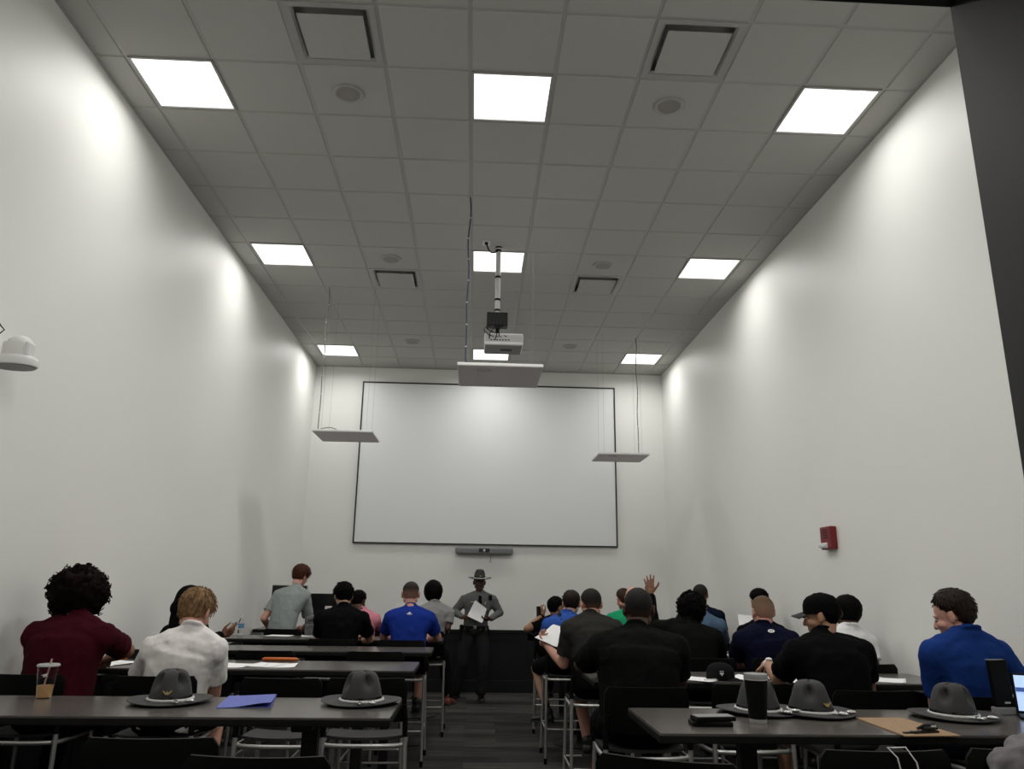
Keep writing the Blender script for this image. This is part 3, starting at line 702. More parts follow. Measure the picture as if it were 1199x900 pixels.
SEED = [0]
def person(label, c7, head, yaw=0.0, hip=None, hyaw=None, hpitch=.25, hroll=0.0, sw=.195, build=1.0, skin=('tan', (.42, .24, .16)), shirt=None, sleeve='short',
           pants=None, longpants=True, shoes=None, hairdef=None, arms=None, legs=None, voxel=.0062, hs=1.0, hand_l=None, hand_r=None, lean=.16, sdrop=.092, standing=False, bulk=0.0, collar=True, cat='person'):
    SEED[0] += 1; sd = SEED[0]; arms = arms or {}; legs = legs or {}
    c7 = V(c7); head = V(head); f = V((-math.sin(yaw), math.cos(yaw), 0)); r = V((math.cos(yaw), math.sin(yaw), 0)); up = V((0, 0, 1))
    if hip is None: hip = V((c7.x, c7.y, 0)) - f * lean; hip.z = .865
    hip = V(hip); hyaw = yaw if hyaw is None else hyaw
    root = empty('person', (hip.x, hip.y, 0), 0, label, cat)
    inv = Matrix.Translation((-hip.x, -hip.y, 0))
    HM = headmat(head, hyaw, hpitch, hroll); hr = HM.to_3x3()
    HMs = HM @ Matrix.Scale(hs, 4)
    ctrl = V((hip.x, hip.y, 0)) + f * (.15 * (c7 - hip).dot(f)) + up * (hip.z + .62 * (c7.z - hip.z)); ctrl += r * ((c7 - hip).dot(r) * .35)
    def sp(t):
        if t < 0: return hip + up * (t * .5)
        return (1 - t) ** 2 * hip + 2 * t * (1 - t) * ctrl + t * t * c7
    def tan(t):
        t = max(0, t); return (2 * (1 - t) * (ctrl - hip) + 2 * t * (c7 - ctrl)).normalized()
    B = build
    prof = [(-.12, .150, .105), (0, .168, .122), (.2, .158, .112), (.4, .158, .112), (.6, .168, .118), (.75, .172, .116), (.86, .140, .100), (.94, .098, .082), (1.0, .064, .060)]
    S = {}
    tt = tan(.95); sf = tt.cross(r) * -1
    for s, n in ((-1, 'L'), (1, 'R')):
        S[n] = c7 - tt * sdrop + r * (s * sw)
        if n + 's' in arms: S[n] = V(arms[n + 's'])
    def torso(mb, add, t0=-.12):
        rings = []; ts = [t0 + (1 - t0) * k / 22 for k in range(23)]
        for t in ts:
            for k in range(len(prof) - 1):
                if prof[k][0] <= t <= prof[k + 1][0] + 1e-6: break
            u = (t - prof[k][0]) / (prof[k + 1][0] - prof[k][0]); u = min(1, max(0, u))
            a = (prof[k][1] * (1 - u) + prof[k + 1][1] * u) * B * (1 if t < .55 else (sw / .195) ** .6) + add; bq = (prof[k][2] * (1 - u) + prof[k + 1][2] * u) * B + add
            if t < .7: a += bulk; bq += bulk
            T_ = tan(t); F = (f - T_ * f.dot(T_)).normalized(); Rr = F.cross(T_)
            c = sp(t) + F * .012
            rings.append([c + Rr * (a * math.copysign(abs(math.cos(q)) ** .85, math.cos(q))) + F * (bq * math.copysign(abs(math.sin(q)) ** .9, math.sin(q))) for q in [2 * PI * i / 28 for i in range(28)]])
        mb.rings(rings)
        for n, s in (('L', -1), ('R', 1)):
            mb.cap(c7 + tt * .004 + r * (s * .020), .048 + add * .8, S[n] + r * (-s * .02) + tt * .012, .056 * B + add)
            mb.cap(sp(.76) + r * (s * .06 * B), .098 * B + add, S[n] - tt * .02, .062 * B + add)
            mb.cap(S[n], .062 * B + add, sp(.56) + r * (s * .10 * B), .078 * B + add)
    # arms
    EL, WR, HD = {}, {}, {}
    for n, s in (('L', -1), ('R', 1)):
        if n in arms:
            e, wv = arms[n][0], arms[n][1]
            if e is None: e, wv = ik(S[n], V(wv), .30, .265, arms[n][2])
            EL[n], WR[n] = V(e), V(wv)
        else:
            tg = V((hip.x, hip.y, TZ + .035)) + f * .50 + r * (s * .17)
            EL[n], WR[n] = ik(S[n], tg, .30, .265, r * s * .7 - up * .6 - f * .5)
    body = MB(); torso(body, -.008, -.05)
    body.cap(c7 - tt * .02, .060 * B ** .5, HMs @ V((0, -.022, -.045)), .052)
    for n, s in (('L', -1), ('R', 1)):
        body.cap(S[n], .056 * B, EL[n], .041 * B); body.cap(EL[n], .042 * B, EL[n] * .6 + WR[n] * .4, .040 * B); body.cap(EL[n] * .6 + WR[n] * .4, .040 * B, WR[n], .027 * B ** .5)
        hd = (hand_l if n == 'L' else hand_r) or {}
        for tx0, tx1, ty0, ty1 in TABLES:      # hands rest on a table top, not in it
            if tx0 - .05 < WR[n].x < tx1 + .05 and ty0 - .20 < WR[n].y < ty1 + .10 and WR[n].z < TZ + .036: WR[n].z = TZ + .036
            if tx0 - .05 < EL[n].x < tx1 + .05 and ty0 - .06 < EL[n].y < ty1 + .10 and EL[n].z < TZ + .046: EL[n].z = TZ + .046
        dd = V(hd.get('d', (WR[n] - EL[n]).normalized() * .8 + f * .2 - up * .15)); nn = V(hd.get('n', -up))
        # thumb side: left hand palm down -> thumb on +r
        sd_ = 1 if n == 'R' else -1
        hand(body, WR[n] + (WR[n] - EL[n]).normalized() * .012, dd, nn, sd_ * hd.get('flip', 1), hd.get('curl', .35), hd.get('spread', .06), .97, hd.get('thumb', .6))
    # legs
    KN, AN, FD = {}, {}, {}
    for n, s in (('L', -1), ('R', 1)):
        hj = hip + r * (s * .092)
        if n in legs:
            KN[n], AN[n] = V(legs[n][0]), V(legs[n][1]); FD[n] = V(legs[n][2]) if len(legs[n]) > 2 else f
        else:
            KN[n] = hj + f * .415 + r * (s * .055); KN[n].z = .825; AN[n] = KN[n] - f * .09 + r * (s * .0); AN[n].z = .395; FD[n] = f + r * (s * .12)
        body.cap(hj, .090 * B, KN[n], .056); body.cap(KN[n], .056, KN[n] * .65 + AN[n] * .35 - f * .012, .054); body.cap(KN[n] * .65 + AN[n] * .35 - f * .012, .054, AN[n], .036)
        fdn = V((FD[n].x, FD[n].y, 0)).normalized(); body.cap(AN[n] - up * .035 - fdn * .015, .034, AN[n] - up * .062 + fdn * .09, .018)
    # head
    h = hs; hp = lambda x, y, z: HMs @ V((x, y, z)); hq = hr
    def hell(c, rr, rot=None): body.ell(HMs @ V(c), [q * h for q in rr], hr if rot is None else hr @ rot, 18, 12)
    def hcap(a, ra, b_, rb): body.cap(HMs @ V(a), ra * h, HMs @ V(b_), rb * h, 10, 3)
    hell((0, -.010, .030), (.076, .096, .091)); hell((0, .030, -.030), (.062, .064, .078)); hell((0, .052, -.085), (.036, .036, .028))
    hcap((-.045, -.01, -.055), .030, (-.018, .058, -.088), .020); hcap((.045, -.01, -.055), .030, (.018, .058, -.088), .020)
    hcap((-.042, .076, .022), .010, (.042, .076, .022), .010)
    hcap((-.040, .070, -.020), .018, (-.048, .045, -.03), .022); hcap((.040, .070, -.020), .018, (.048, .045, -.03), .022)
    hcap((0, .088, .012), .009, (0, .108, -.026), .013); hcap((-.012, .094, -.030), .009, (.012, .094, -.030), .009)
    hcap((-.017, .087, -.057), .0065, (.017, .087, -.057), .0065); hcap((-.015, .085, -.067), .0075, (.015, .085, -.067), .0075)
    for s in (-1, 1):
        rot = Matrix.Rotation(s * .5, 3, 'Z') @ Matrix.Rotation(-.15, 3, 'X')
        hell((s * .084, -.010, -.002), (.010, .021, .033), rot); hell((s * .080, -.004, -.022), (.011, .013, .015), rot)
        hcap((s * .091, -.024, .022), .007, (s * .087, -.026, -.012), .007)
    me = remesh(body, voxel, 3 if voxel < .006 else 2, .5); me.transform(inv); finish(me, m_skin(*skin)); link('body', me, root)
    for s in (-1, 1):
        mb = MB(); mb.ell((0, 0, 0), (.0125, .0110, .0085)); e = mb.build('eye', M['eye'], root, True); e.matrix_local = inv @ HMs @ Matrix.Translation((s * .031, .0790, .003))
        if hairdef and hairdef[0] != 'none':
            mb = MB(); mb.tube([(s * .014, .0885, .022), (s * .032, .0855, .027), (s * .050, .074, .022)], [.0025, .0035, .002], 8); e = mb.build('eyebrow', hairdef[1], root, True); e.matrix_local = inv @ HMs
    # shirt
    sb = MB(); torso(sb, .013, .0 if standing else -.12)
    sb.cap(c7 - tt * .045, .070 * B ** .5, c7 + tt * .004, .066 * B ** .5)
    for n, s in (('L', -1), ('R', 1)):
        if sleeve == 'short':
            en = S[n].lerp(EL[n], .70); dv = (EL[n] - S[n]).normalized(); q0 = dv.orthogonal().normalized(); q1 = dv.cross(q0)
            rg = []
            for t, rr in ((0.0, .070), (.2, .071), (.4, .069), (.6, .068), (.70, .069)):
                c = S[n].lerp(EL[n], t) - up * (.006 * t); rg.append([c + (q0 * math.cos(2 * PI * k / 18) + q1 * math.sin(2 * PI * k / 18)) * rr * B for k in range(18)])
            sb.rings(rg)
        else:
            sb.cap(S[n], .072 * B, EL[n], .056 * B); sb.cap(EL[n], .056 * B, WR[n] - (WR[n] - EL[n]).normalized() * .015, .040)
    if collar:
        cn = c7 + tt * .028; ax = (HMs @ V((0, -.022, -.045)) - cn).normalized() * .4 + tt; ax.normalize(); q0 = (f - ax * f.dot(ax)).normalized(); q1 = ax.cross(q0)
        sb.tube([cn - ax * (.012 * math.cos(2 * PI * k / 24) - .004) * 1.4 + (q0 * math.cos(2 * PI * k / 24) + q1 * math.sin(2 * PI * k / 24)) * .062 * B ** .5 for k in range(24)], .010, 8, True)
    me = remesh(sb, .008, 3, .5); wrinkle(me, .011, 7, (1, 1, .7), sd); wrinkle(me, .005, 19, (1, 1, .6), sd + 20); me.transform(inv); finish(me, shirt[1]); so = link(shirt[0], me, root)
    # trousers
    pb = MB()
    pb.ell(hip + up * .01, (.178 * B + bulk, .145 * B + bulk, .115), Matrix.Rotation(yaw, 3, 'Z'))
    for n, s in (('L', -1), ('R', 1)):
        hj = hip + r * (s * .092)
        if longpants:
            pb.cap(hj, .108 * B, KN[n], .088 if standing else .075); pb.cap(KN[n], .086 if standing else .074, AN[n] + up * (.03 if standing else .02), .078 if standing else .058)
        else:
            pb.cap(hj, .112 * B, KN[n] - (KN[n] - hj).normalized() * .07, .084)
    me = remesh(pb, .010, 3, .5); wrinkle(me, .012, 9, (1, 1, .8), sd + 5); me.transform(inv); finish(me, pants[1]); link(pants[0], me, root)
    sm_ = shoes or M['shoe']
    for n in ('L', 'R'):
        fd = V((FD[n].x, FD[n].y, 0)).normalized(); a = AN[n] - up * .075; mb = MB(); lt = fd.cross(up)
        rg = []
        for y, wd, hh in ((-.065, .030, .05), (-.055, .038, .075), (-.02, .040, .085), (.03, .040, .075), (.08, .046, .052), (.13, .046, .038), (.165, .036, .030), (.182, .018, .022)):
            c = a + fd * y; rg.append([c + lt * (wd * math.copysign(abs(math.cos(q)) ** .7, math.cos(q))) + up * (hh * .5 + hh * .5 * math.copysign(abs(math.sin(q)) ** .7, math.sin(q)) - .012) for q in [2 * PI * k / 16 for k in range(16)]])
        mb.rings(rg); mb.cap(a + up * .05 - fd * .01, .044, a + up * .085 - fd * .012, .046)
        me = mb.mesh('shoe', sm_, True); me.transform(inv); sh = link('shoe', me, root)
        mb = MB(); rg = []
        for y, wd in ((-.07, .030), (-.055, .042), (0, .043), (.08, .050), (.13, .050), (.17, .040), (.19, .02)):
            c = a + fd * y; rg.append([c + lt * wd - up * .022, c - lt * wd - up * .022, c - lt * wd - up * .004, c + lt * wd - up * .004])
        mb.rings(rg); me = mb.mesh('sole', M['sole']); me.transform(inv); link('sole', me, sh)
    if hairdef and hairdef[0] not in ('none',):
        hair(hairdef[0], hairdef[1], root, inv @ HMs, sd, hairdef[2])
    P = Pose(); P.root = root; P.inv = inv; P.HM = HMs; P.WR = WR; P.EL = EL; P.S = S; P.c7 = c7; P.f = f; P.r = r; P.tt = tt; P.hip = hip; P.shirt = so; P.sp = sp; P.up = up
    return P

M['shoe'] = mat('black_shoe', (.010, .010, .010), .5); M['sole'] = mat('dark_sole', (.03, .03, .03), .7)
M['whitesole'] = mat('white_sole', (.5, .5, .48), .6)
SK_L = ('pale', (.52, .30, .215)); SK_P = ('pink', (.55, .29, .22)); SK_T = ('tan', (.40, .215, .135)); SK_B = ('brown', (.20, .092, .052)); SK_D = ('deep_brown', (.075, .037, .024)); SK_M = ('medium', (.30, .155, .095))
HB = m_hair('black', (.0035, .003, .003)); HDB = m_hair('dark_brown', (.016, .009, .006)); HBR = m_hair('brown', (.040, .022, .013)); HBL = m_hair('blond', (.20, .115, .055)); HRD = m_hair('auburn', (.055, .018, .009)); HAF = m_hair('afro', (.006, .0032, .0024))
BLK = m_fabric('black', (.0035, .0035, .004)); BLK2 = m_fabric('soft_black', (.0052, .0056, .0054)); JEAN = m_fabric('dark_denim', (.008, .010, .015)); BSH = ('shorts', BLK)
TR = ('trousers', JEAN); TRB = ('trousers', BLK)
def tee(n, c): return ('t_shirt', m_fabric(n, c))

# ------------------------------------------------------------------ campaign hats
def campaign_hat(name='campaign_hat', root=None, parent=None, badge='front', tint=M['felt'], cordm=M['cord']):
    r = root or empty(name)
    if parent: r.parent = parent
    # brim
    mb = MB(); rg = []; n = 48
    def R(a, k): return (.096 + (.197 - .096) * k) * math.cos(a), (.104 + (.202 - .104) * k) * math.sin(a)
    for k, dz in ((0, 0.006), (.3, .002), (.7, .004), (.95, .011), (1.0, .012), (1.005, .009), (.95, .007), (.7, -.0005), (.3, -.003), (0, .0)):
        rg.append([V((*R(a, k), .010 + dz - .010 * abs(math.sin(a)) ** 2 * k)) for a in [2 * PI * q / n for q in range(n)]])
    mb.rings(rg, closed=True); mb.build('brim', tint, r, True)
    # crown with four dents rising to a blunt peak
    mb = MB(); rg = []; n = 64; K = 26
    for i in range(K + 1):
        t = i / K; ring = []
        for q in range(n):
            a = 2 * PI * q / n
            an = t * PI / 2; prof = max(.012, math.cos(an) ** .47) * (1 - .12 * math.sin(an) ** 2)
            z = .012 + .142 * math.sin(an) ** 1.12
            dd = max(0, math.cos(4 * (a - PI / 4))) ** 1.6
            dent = .44 * dd * math.exp(-((t - .49) / .15) ** 2) + .12 * dd * math.exp(-((t - .70) / .2) ** 2)
            ridge = .05 * (1 - dd) * math.exp(-((t - .68) / .18) ** 2)
            rad = prof * (1 - dent + ridge)
            x, y = .098 * rad * math.cos(a), .106 * rad * math.sin(a)
            ring.append(V((x, y, z - .010 * dd * math.exp(-((t - .92) / .10) ** 2))))
        rg.append(ring)
    mb.rings(rg); mb.build('crown', tint, r, True)
    mb = MB(); mb.rings([[V((.1005 * k * math.cos(a), .1085 * k * math.sin(a), z)) for a in [2 * PI * q / 48 for q in range(48)]] for k, z in ((1, .010), (1.005, .024), (.985, .034))], cap=False)
    mb.build('hat_band', M['gloss'], r, True)
    mb = MB()
    for ph in (0, PI):
        mb.tube([V(((.1035 + .0035 * math.cos(30 * a + ph)) * math.cos(a), (.1115 + .0035 * math.cos(30 * a + ph)) * math.sin(a), .017 + .0035 * math.sin(30 * a + ph))) for a in [2 * PI * q / 200 for q in range(200)]], .0045, 6, True)
    mb.tube([(.02, -.113, .018), (.06, -.118, .018), (.095, -.136, .021)], .004, 8); mb.tube([(.02, -.113, .018), (.045, -.136, .017)], .004, 8)
    mb.build('cord', cordm, r, True)
    mb = MB()
    for p, d in (((.095, -.136, .023), V((.9, -.3, 0))), ((.045, -.136, .019), V((.35, -.8, -.0)))):
        d.normalize(); p = V(p); mb.cap(p, .0085, p + d * .014, .010, 12); mb.cap(p + d * .020, .009, p + d * .034, .006, 12)
    mb.build('acorn', M['chrome'], r, True)
    if badge:
        mb = MB(); P_ = []
        star = [(math.sin(PI * q / 5) * (.011 if q % 2 == 0 else .0048), math.cos(PI * q / 5) * (.011 if q % 2 == 0 else .0048) - .002) for q in range(10)]
        mb.prism(star, -.002, .003)
        for s in (-1, 1):
            w_ = [(s * .004, -.002), (s * .012, .006), (s * .021, .011), (s * .019, .004), (s * .014, -.001), (s * .009, -.007), (s * .004, -.008)]
            mb.prism(w_ if s > 0 else list(reversed(w_)), -.002, .0015)
        b = mb.build('badge', M['gold'], r)
        b.matrix_local = Matrix.Rotation(0, 4, 'Z') @ Matrix.Translation((0, -.1075, .055)) @ Matrix.Rotation(PI / 2 - .10, 4, 'X')
    return r

# ------------------------------------------------------------------ seated students, left side
def fw(yaw): return V((-math.sin(yaw), math.cos(yaw), 0))

# maroon shirt, big curly hair
c = at(89, 726, .18)
P = person('person in a maroon t-shirt with big curly dark hair, writing at the left', c, at(91, 702, .27), yaw=-.05, hip=(.16, .06, .87), hpitch=.35, sw=.195, build=1.08, bulk=.02, skin=SK_M, shirt=tee('maroon', (.040, .004, .009)), pants=TRB,
           hairdef=('afro', HAF, .075), arms={'R': (at(149, 761, .48), at(127, 770, .74)), 'L': (at(46, 792, .30), at(70, 786, .72))})
# white tee, blond
c = at(224, 741, .02)
P = person('person in a white t-shirt with blond hair, bent over at the left behind the hat', c, at(229, 718, .14), yaw=.0, hyaw=-.25, hpitch=.45, hip=(.84, .0, .87), sw=.178, build=1.0, bulk=.015, skin=SK_P, shirt=tee('white', (.74, .71, .69)), pants=BSH, longpants=False,
           hairdef=('mop', HBL, .026), arms={'L': (at(157, 802, .18), at(200, 784, .66)), 'R': (at(250, 812, .14), at(238, 786, .66))}, hs=1.02)
# black hood with phone
c = at(224, 730, 2.02)
P3 = person('person in a black hood holding a phone, beside the left wall', c, at(221, 707, 2.05), yaw=-.5, hip=(.17, 1.9, .87), sw=.18, skin=SK_B, shirt=('hooded_top', BLK), sleeve='long', pants=TRB,
           hairdef=('long', BLK, .022), arms={'R': (at(238, 752, 2.05), at(258, 744, 2.2)), 'L': (at(212, 770, 1.95), at(226, 768, 2.3))}, voxel=.006,
           hand_r={'d': V((.75, .25, .35)), 'n': V((0, .8, .6)), 'curl': .8}, hpitch=.3, legs=None)
# hood draped over head and shoulders
mb = MB(); HM = P3.HM
mb.ell(HM @ V((0, -.015, .03)), (.108, .124, .125)); mb.cap(HM @ V((0, -.03, .02)), .104, P3.c7 + V((-.05, -.01, .0)), .120); mb.cap(HM @ V((.0, -.05, -.05)), .095, P3.c7 + V((.04, 0, -.05)), .11)
me = remesh(mb, .009, 4); wrinkle(me, .012, 9, (1, 1, .6), 4); me.transform(P3.inv); finish(me, BLK); link('hood', me, P3.root)
# grey tee, auburn hair, leaning over the far table
c = at(346, 690, 4.95)
P4 = person('person in a grey-green t-shirt with auburn hair, leaning over at the far left', c, at(352, 675, 5.07), yaw=-.45, hyaw=-.55, hpitch=.35, hroll=.1, hip=(at(327, 742, 4.72).x, 4.72, .95), sw=.19, skin=SK_P, shirt=tee('grey_green', (.27, .30, .295)), pants=TRB,
           hairdef=('mop', HRD, .028), arms={'L': (at(309, 724, 4.85), at(316, 736, 5.1)), 'R': (at(362, 730, 5.0), at(351, 740, 5.25))})
# black tee at fourth table
c = at(402, 714, 3.38)
P5 = person('person in a black t-shirt with dark hair, in front of the far monitors', c, at(402, 698, 3.47), yaw=.05, hyaw=.35, hpitch=.25, hip=(1.24, 3.26, .87), sw=.20, build=1.05, skin=SK_L, shirt=tee('jet', (.003, .003, .0035)), pants=TR,
           hairdef=('mop', HB, .024), arms={'L': (at(374, 748, 3.55), at(390, 752, 3.85)), 'R': (at(433, 748, 3.5), at(425, 750, 3.85))})
# pink shirt
c = at(424, 717, 4.9)
P6 = person('person in a pink shirt partly hidden behind the black tee', c, at(420, 704, 4.97), yaw=-.35, hpitch=.3, hip=(1.26, 4.72, .87), sw=.175, build=.95, skin=SK_D, shirt=tee('pink', (.55, .20, .26)), pants=TR,
           hairdef=('short', HB, .014), arms={'R': (at(443, 736, 5.1), at(441, 741, 5.35))})
# royal blue tee with buzz cut
c = at(481, 714, 3.35)
FADE1 = m_fade('brown', (.022, .014, .010), (.40, .22, .16), -.055, .055)
P7 = person('person in a royal blue t-shirt with a short fade haircut, on the left aisle', c, at(481, 696, 3.42), yaw=.0, hpitch=.12, hip=(1.93, 3.20, .87), sw=.19, build=1.02, skin=SK_P, shirt=tee('royal_blue', (.010, .030, .22)), pants=BSH, longpants=False, legs={'L': (V((1.80, 3.60, .82)), V((1.80, 3.52, .395))), 'R': (V((2.05, 3.58, .80)), at(488, 822, 3.45), (.2, .95, 0))},
           hairdef=('fade', FADE1, .010), arms={'L': (at(449, 745, 3.45), at(462, 750, 3.9)), 'R': (at(512, 745, 3.45), at(500, 750, 3.9))})
mb = MB()
for pl in ([(-.016, 0), (-.008, .012), (0, .020), (.008, .012), (.016, 0), (.010, -.006), (-.010, -.006)],): mb.prism(pl, 0, .0012)
mb.box((.0, -.012, .0006), (.036, .004, .0012)); mb.box((-.022, -.004, .0006), (.008, .010, .0012)); mb.box((.022, -.004, .0006), (.008, .010, .0012))
lg_ = mb.build('shirt_logo', mat('logo_white', (.6, .62, .66), .6), P7.shirt)
def place_patch(o, P, off, back):
    """lay a flat mark on the upper back of a shirt by casting onto the shirt mesh"""
    src = P.inv @ (P.c7 - P.up * off[1] + P.r * off[0] - P.f * .5)
    ok, loc, nor, _ = P.shirt.ray_cast(src, P.f)
    if ok:
        x = P.r.copy(); z = nor; y = z.cross(x).normalized(); x = y.cross(z)
        m = Matrix((x, y, z)).transposed().to_4x4(); m.translation = loc + nor * .003; o.matrix_local = m
bpy.context.view_layer.update(); place_patch(lg_, P7, (0, .03), 1)
# grey tee with dark afro at the aisle
c = at(509, 709, 4.65)
P8 = person('person in a grey t-shirt with a rounded dark afro, far left aisle seat', c, at(507, 694, 4.72), yaw=.25, hyaw=.3, hpitch=.15, hip=(2.06, 4.58, .87), sw=.185, skin=SK_D, shoes=mat('coral_shoe', (.20, .055, .04), .6), legs={'L': (V((1.93, 4.98, .82)), V((1.93, 4.88, .395))), 'R': (V((2.22, 4.96, .82)), at(525, 815, 4.72), (.3, .9, 0))}, shirt=tee('heather_grey', (.24, .24, .235)), pants=TRB,
           hairdef=('fro', HB, .034), arms={'R': (at(524, 735, 4.6), at(512, 742, 4.95))})

# ------------------------------------------------------------------ right side
# far aisle, phone held up
c = at(652, 724, 4.95)
P9 = person('person with dark hair holding a black phone up, farthest seat on the right aisle', c, at(651, 712, 4.93), yaw=-.35, hyaw=-.95, hpitch=.15, hip=(3.53, 4.8, .87), sw=.18, skin=SK_M, shirt=('t_shirt', BLK), pants=TRB,
           hairdef=('short', HB, .020), arms={'L': (at(617, 736, 4.82), at(635, 721, 5.0))}, voxel=.006, hand_l={'d': V((-.35, .1, .9)), 'n': V((.6, .7, .2)), 'curl': .8})
mb = MB(); mb.ell(P9.HM @ V((0, .045, -.062)), (.066, .068, .050)); me = remesh(mb, .008, 2); me.transform(P9.inv); finish(me, BLK); link('face_mask', me, P9.root)
mb = MB(); wv = P9.WR['L']; dv = (wv - P9.EL['L']).normalized(); mb.tube([wv - dv * .03, wv - dv * .005], .034, 16); me = mb.mesh('watch', M['plastic'], True); me.transform(P9.inv); link('watch', me, P9.root)
# blue shirt, black strap
c = at(664, 722, 3.45)
P10 = person('person in a blue shirt with a black shoulder strap, brown hair, right aisle', c, at(669, 707, 3.52), yaw=.1, hyaw=-.1, hpitch=.15, hip=(3.50, 3.32, .87), sw=.185, skin=SK_L, shirt=tee('mid_blue', (.030, .085, .34)), pants=BSH, longpants=False,
           hairdef=('short', HDB, .020), shoes=M['shoe'], arms={'L': (at(636, 752, 3.5), at(645, 758, 3.8))},
           legs={'L': (at(628, 781, 3.72), at(641, 834, 3.55), (-.5, .3, 0)), 'R': (V((3.66, 3.74, .82)), V((3.66, 3.66, .395)))})
mb = MB(); q0 = P10.S['L'].lerp(P10.c7, .55)
mb.tube([q0 + V((-.02, .11, -.10)), q0 + V((0, .06, .045)), q0 + V((0, -.02, .06)), q0 + V((.01, -.09, .0)), q0 + V((.03, -.125, -.12)), q0 + V((.06, -.13, -.25))], .022, 10)
me = mb.mesh('shoulder_strap', M['plastic'], True); me.transform(P10.inv); link('shoulder_strap', me, P10.root)
for n_ in ('L',):
    mb = MB(); a_ = at(641, 834, 3.55); k_ = at(628, 781, 3.72); mb.cap(a_, .041, a_.lerp(k_, .35), .047); me = remesh(mb, .008, 1); me.transform(P10.inv); finish(me, BLK); link('sock', me, P10.root)
# charcoal tee with papers
c = at(691, 724, 1.80)
P11 = person('person in a charcoal t-shirt holding white papers, right aisle', c, at(692, 708, 1.88), yaw=.25, hyaw=.15, hpitch=.28, hip=(3.56, 1.68, .87), sw=.20, build=1.06, bulk=.015, skin=SK_P, shirt=tee('charcoal', (.028, .0275, .025)), pants=BSH, longpants=False,
           hairdef=('fade', m_fade('dark', (.012, .009, .008), (.16, .09, .06), -.06, .0), .012), voxel=.006,
           legs={'L': (at(676, 800, 1.95), at(688, 868, 1.85), (.25, .95, 0)), 'R': (V((3.72, 2.1, .82)), V((3.72, 2.0, .395)))}, arms={'L': (at(660, 777, 1.82), at(641, 757, 2.04))}, hand_l={'d': V((-.25, .35, .55)), 'n': V((.3, -.2, .9)), 'curl': .7})
# green tee
c = at(738, 717, 3.45)
P12 = person('person in a green t-shirt with a bald head, partly hidden behind the black tee', c, at(741, 701, 3.52), yaw=.1, hip=(4.17, 3.3, .87), sw=.19, skin=SK_P, shirt=tee('green', (.012, .26, .115)), pants=TR, hairdef=None)
c = at(741, 722, 4.85)
person('person with brown hair hidden beyond the green t-shirt', c, at(730, 702, 4.9), yaw=0, hyaw=.3, hip=(4.40, 4.7, .87), sw=.15, skin=SK_P, shirt=tee('dark_grey', (.03, .03, .03)), pants=TR, hairdef=('short', HBR, .014))
# big black tee near aisle
c = at(745, 741, -.02)
P13 = person('person in a black t-shirt with a dark shaved head, large back facing the camera', c, at(747, 714, .06), yaw=.02, hpitch=.08, hip=(3.52, -.14, .87), sw=.222, build=1.18, bulk=.03, skin=SK_D, shirt=('t_shirt', BLK2), pants=TRB,
           hairdef=('fade', m_fade('shaved', (.010, .008, .007), (.075, .037, .024), -.06, .0), .006), arms={'L': (at(681, 778, .25), at(700, 782, .50)), 'R': (at(795, 800, .1), at(775, 790, .5))}, hs=1.04)
# curly hair, raised hand
c = at(806, 733, 1.72)
P15 = person('person in a black long-sleeved shirt with curly hair, raising a hand', c, at(809, 715, 1.80), yaw=0, hpitch=.12, hip=(4.36, 1.62, .87), sw=.185, build=1.02, bulk=.01, skin=SK_B, shirt=('shirt', BLK2), sleeve='long', pants=TRB,
           hairdef=('curly', HB, .034), voxel=.005, arms={'L': (at(765, 733, 1.90), at(762, 697, 1.95)), 'Ls': at(786, 735, 1.76)}, hand_l={'d': V((-.05, .1, 1)), 'n': V((.1, 1, -.1)), 'curl': .10, 'spread': .22, 'thumb': 1.0})
# navy shirt far, steel blue in front
c = at(823, 714, 4.75)
P16 = person('person in a navy shirt with short black hair, behind the curly-haired student', c, at(820, 697, 4.82), yaw=-.1, hyaw=.1, hip=(5.22, 4.62, .87), sw=.20, build=1.12, skin=SK_T, shirt=tee('navy', (.005, .010, .022)), pants=TR, hairdef=('fade', m_fade('clipped', (.015, .010, .008), (.14, .07, .045), -.06, -.01), .012),
             arms={'R': (at(847, 744, 4.80), at(843, 748, 5.1))})
c = at(822, 723, 3.42)
P17 = person('person in a steel blue t-shirt hidden behind the curly-haired student', c, at(817, 710, 3.52), yaw=.1, hpitch=.4, hip=(4.88, 3.3, .87), sw=.19, skin=SK_T, shirt=tee('steel_blue', (.075, .12, .19)), pants=TR, hairdef=('short', HB, .012),
             arms={'R': (at(848, 756, 3.6), at(838, 760, 3.9))})
# navy tee with white mark
c = at(893, 736, 1.72)
FADE2 = m_fade('sandy', (.105, .064, .037), (.46, .255, .185), -.06, .085)
P18 = person('person in a dark navy t-shirt with a white oval mark and sandy buzz cut', c, at(893, 717, 1.80), yaw=.02, hyaw=.12, hpitch=.08, hip=(4.98, 1.66, .87), sw=.205, build=1.08, bulk=.015, skin=SK_P, shirt=tee('dark_navy', (.005, .006, .020)), pants=TR, hairdef=('fade', FADE2, .008), hs=1.06,
             arms={'L': (at(862, 776, 1.85), at(880, 778, 2.1)), 'R': (at(926, 776, 1.85), at(905, 778, 2.1))})
mb = MB(); mb.prism([(.027 * math.cos(2 * PI * k / 28), .017 * math.sin(2 * PI * k / 28)) for k in range(28)], 0, .0012)
mk = mb.build('shirt_mark', mat('mark_white', (.75, .75, .75), .6), P18.shirt)
mb = MB()
for s in (-1, 1): mb.prism([(s * .003, -.006), (s * .011, -.008), (s * .013, .003), (s * .009, .009), (s * .004, .003)][::s], .0012, .0018)
place_patch(mk, P18, (.025, .012), 1); mb.build('emblem', M['blackmetal'], mk)
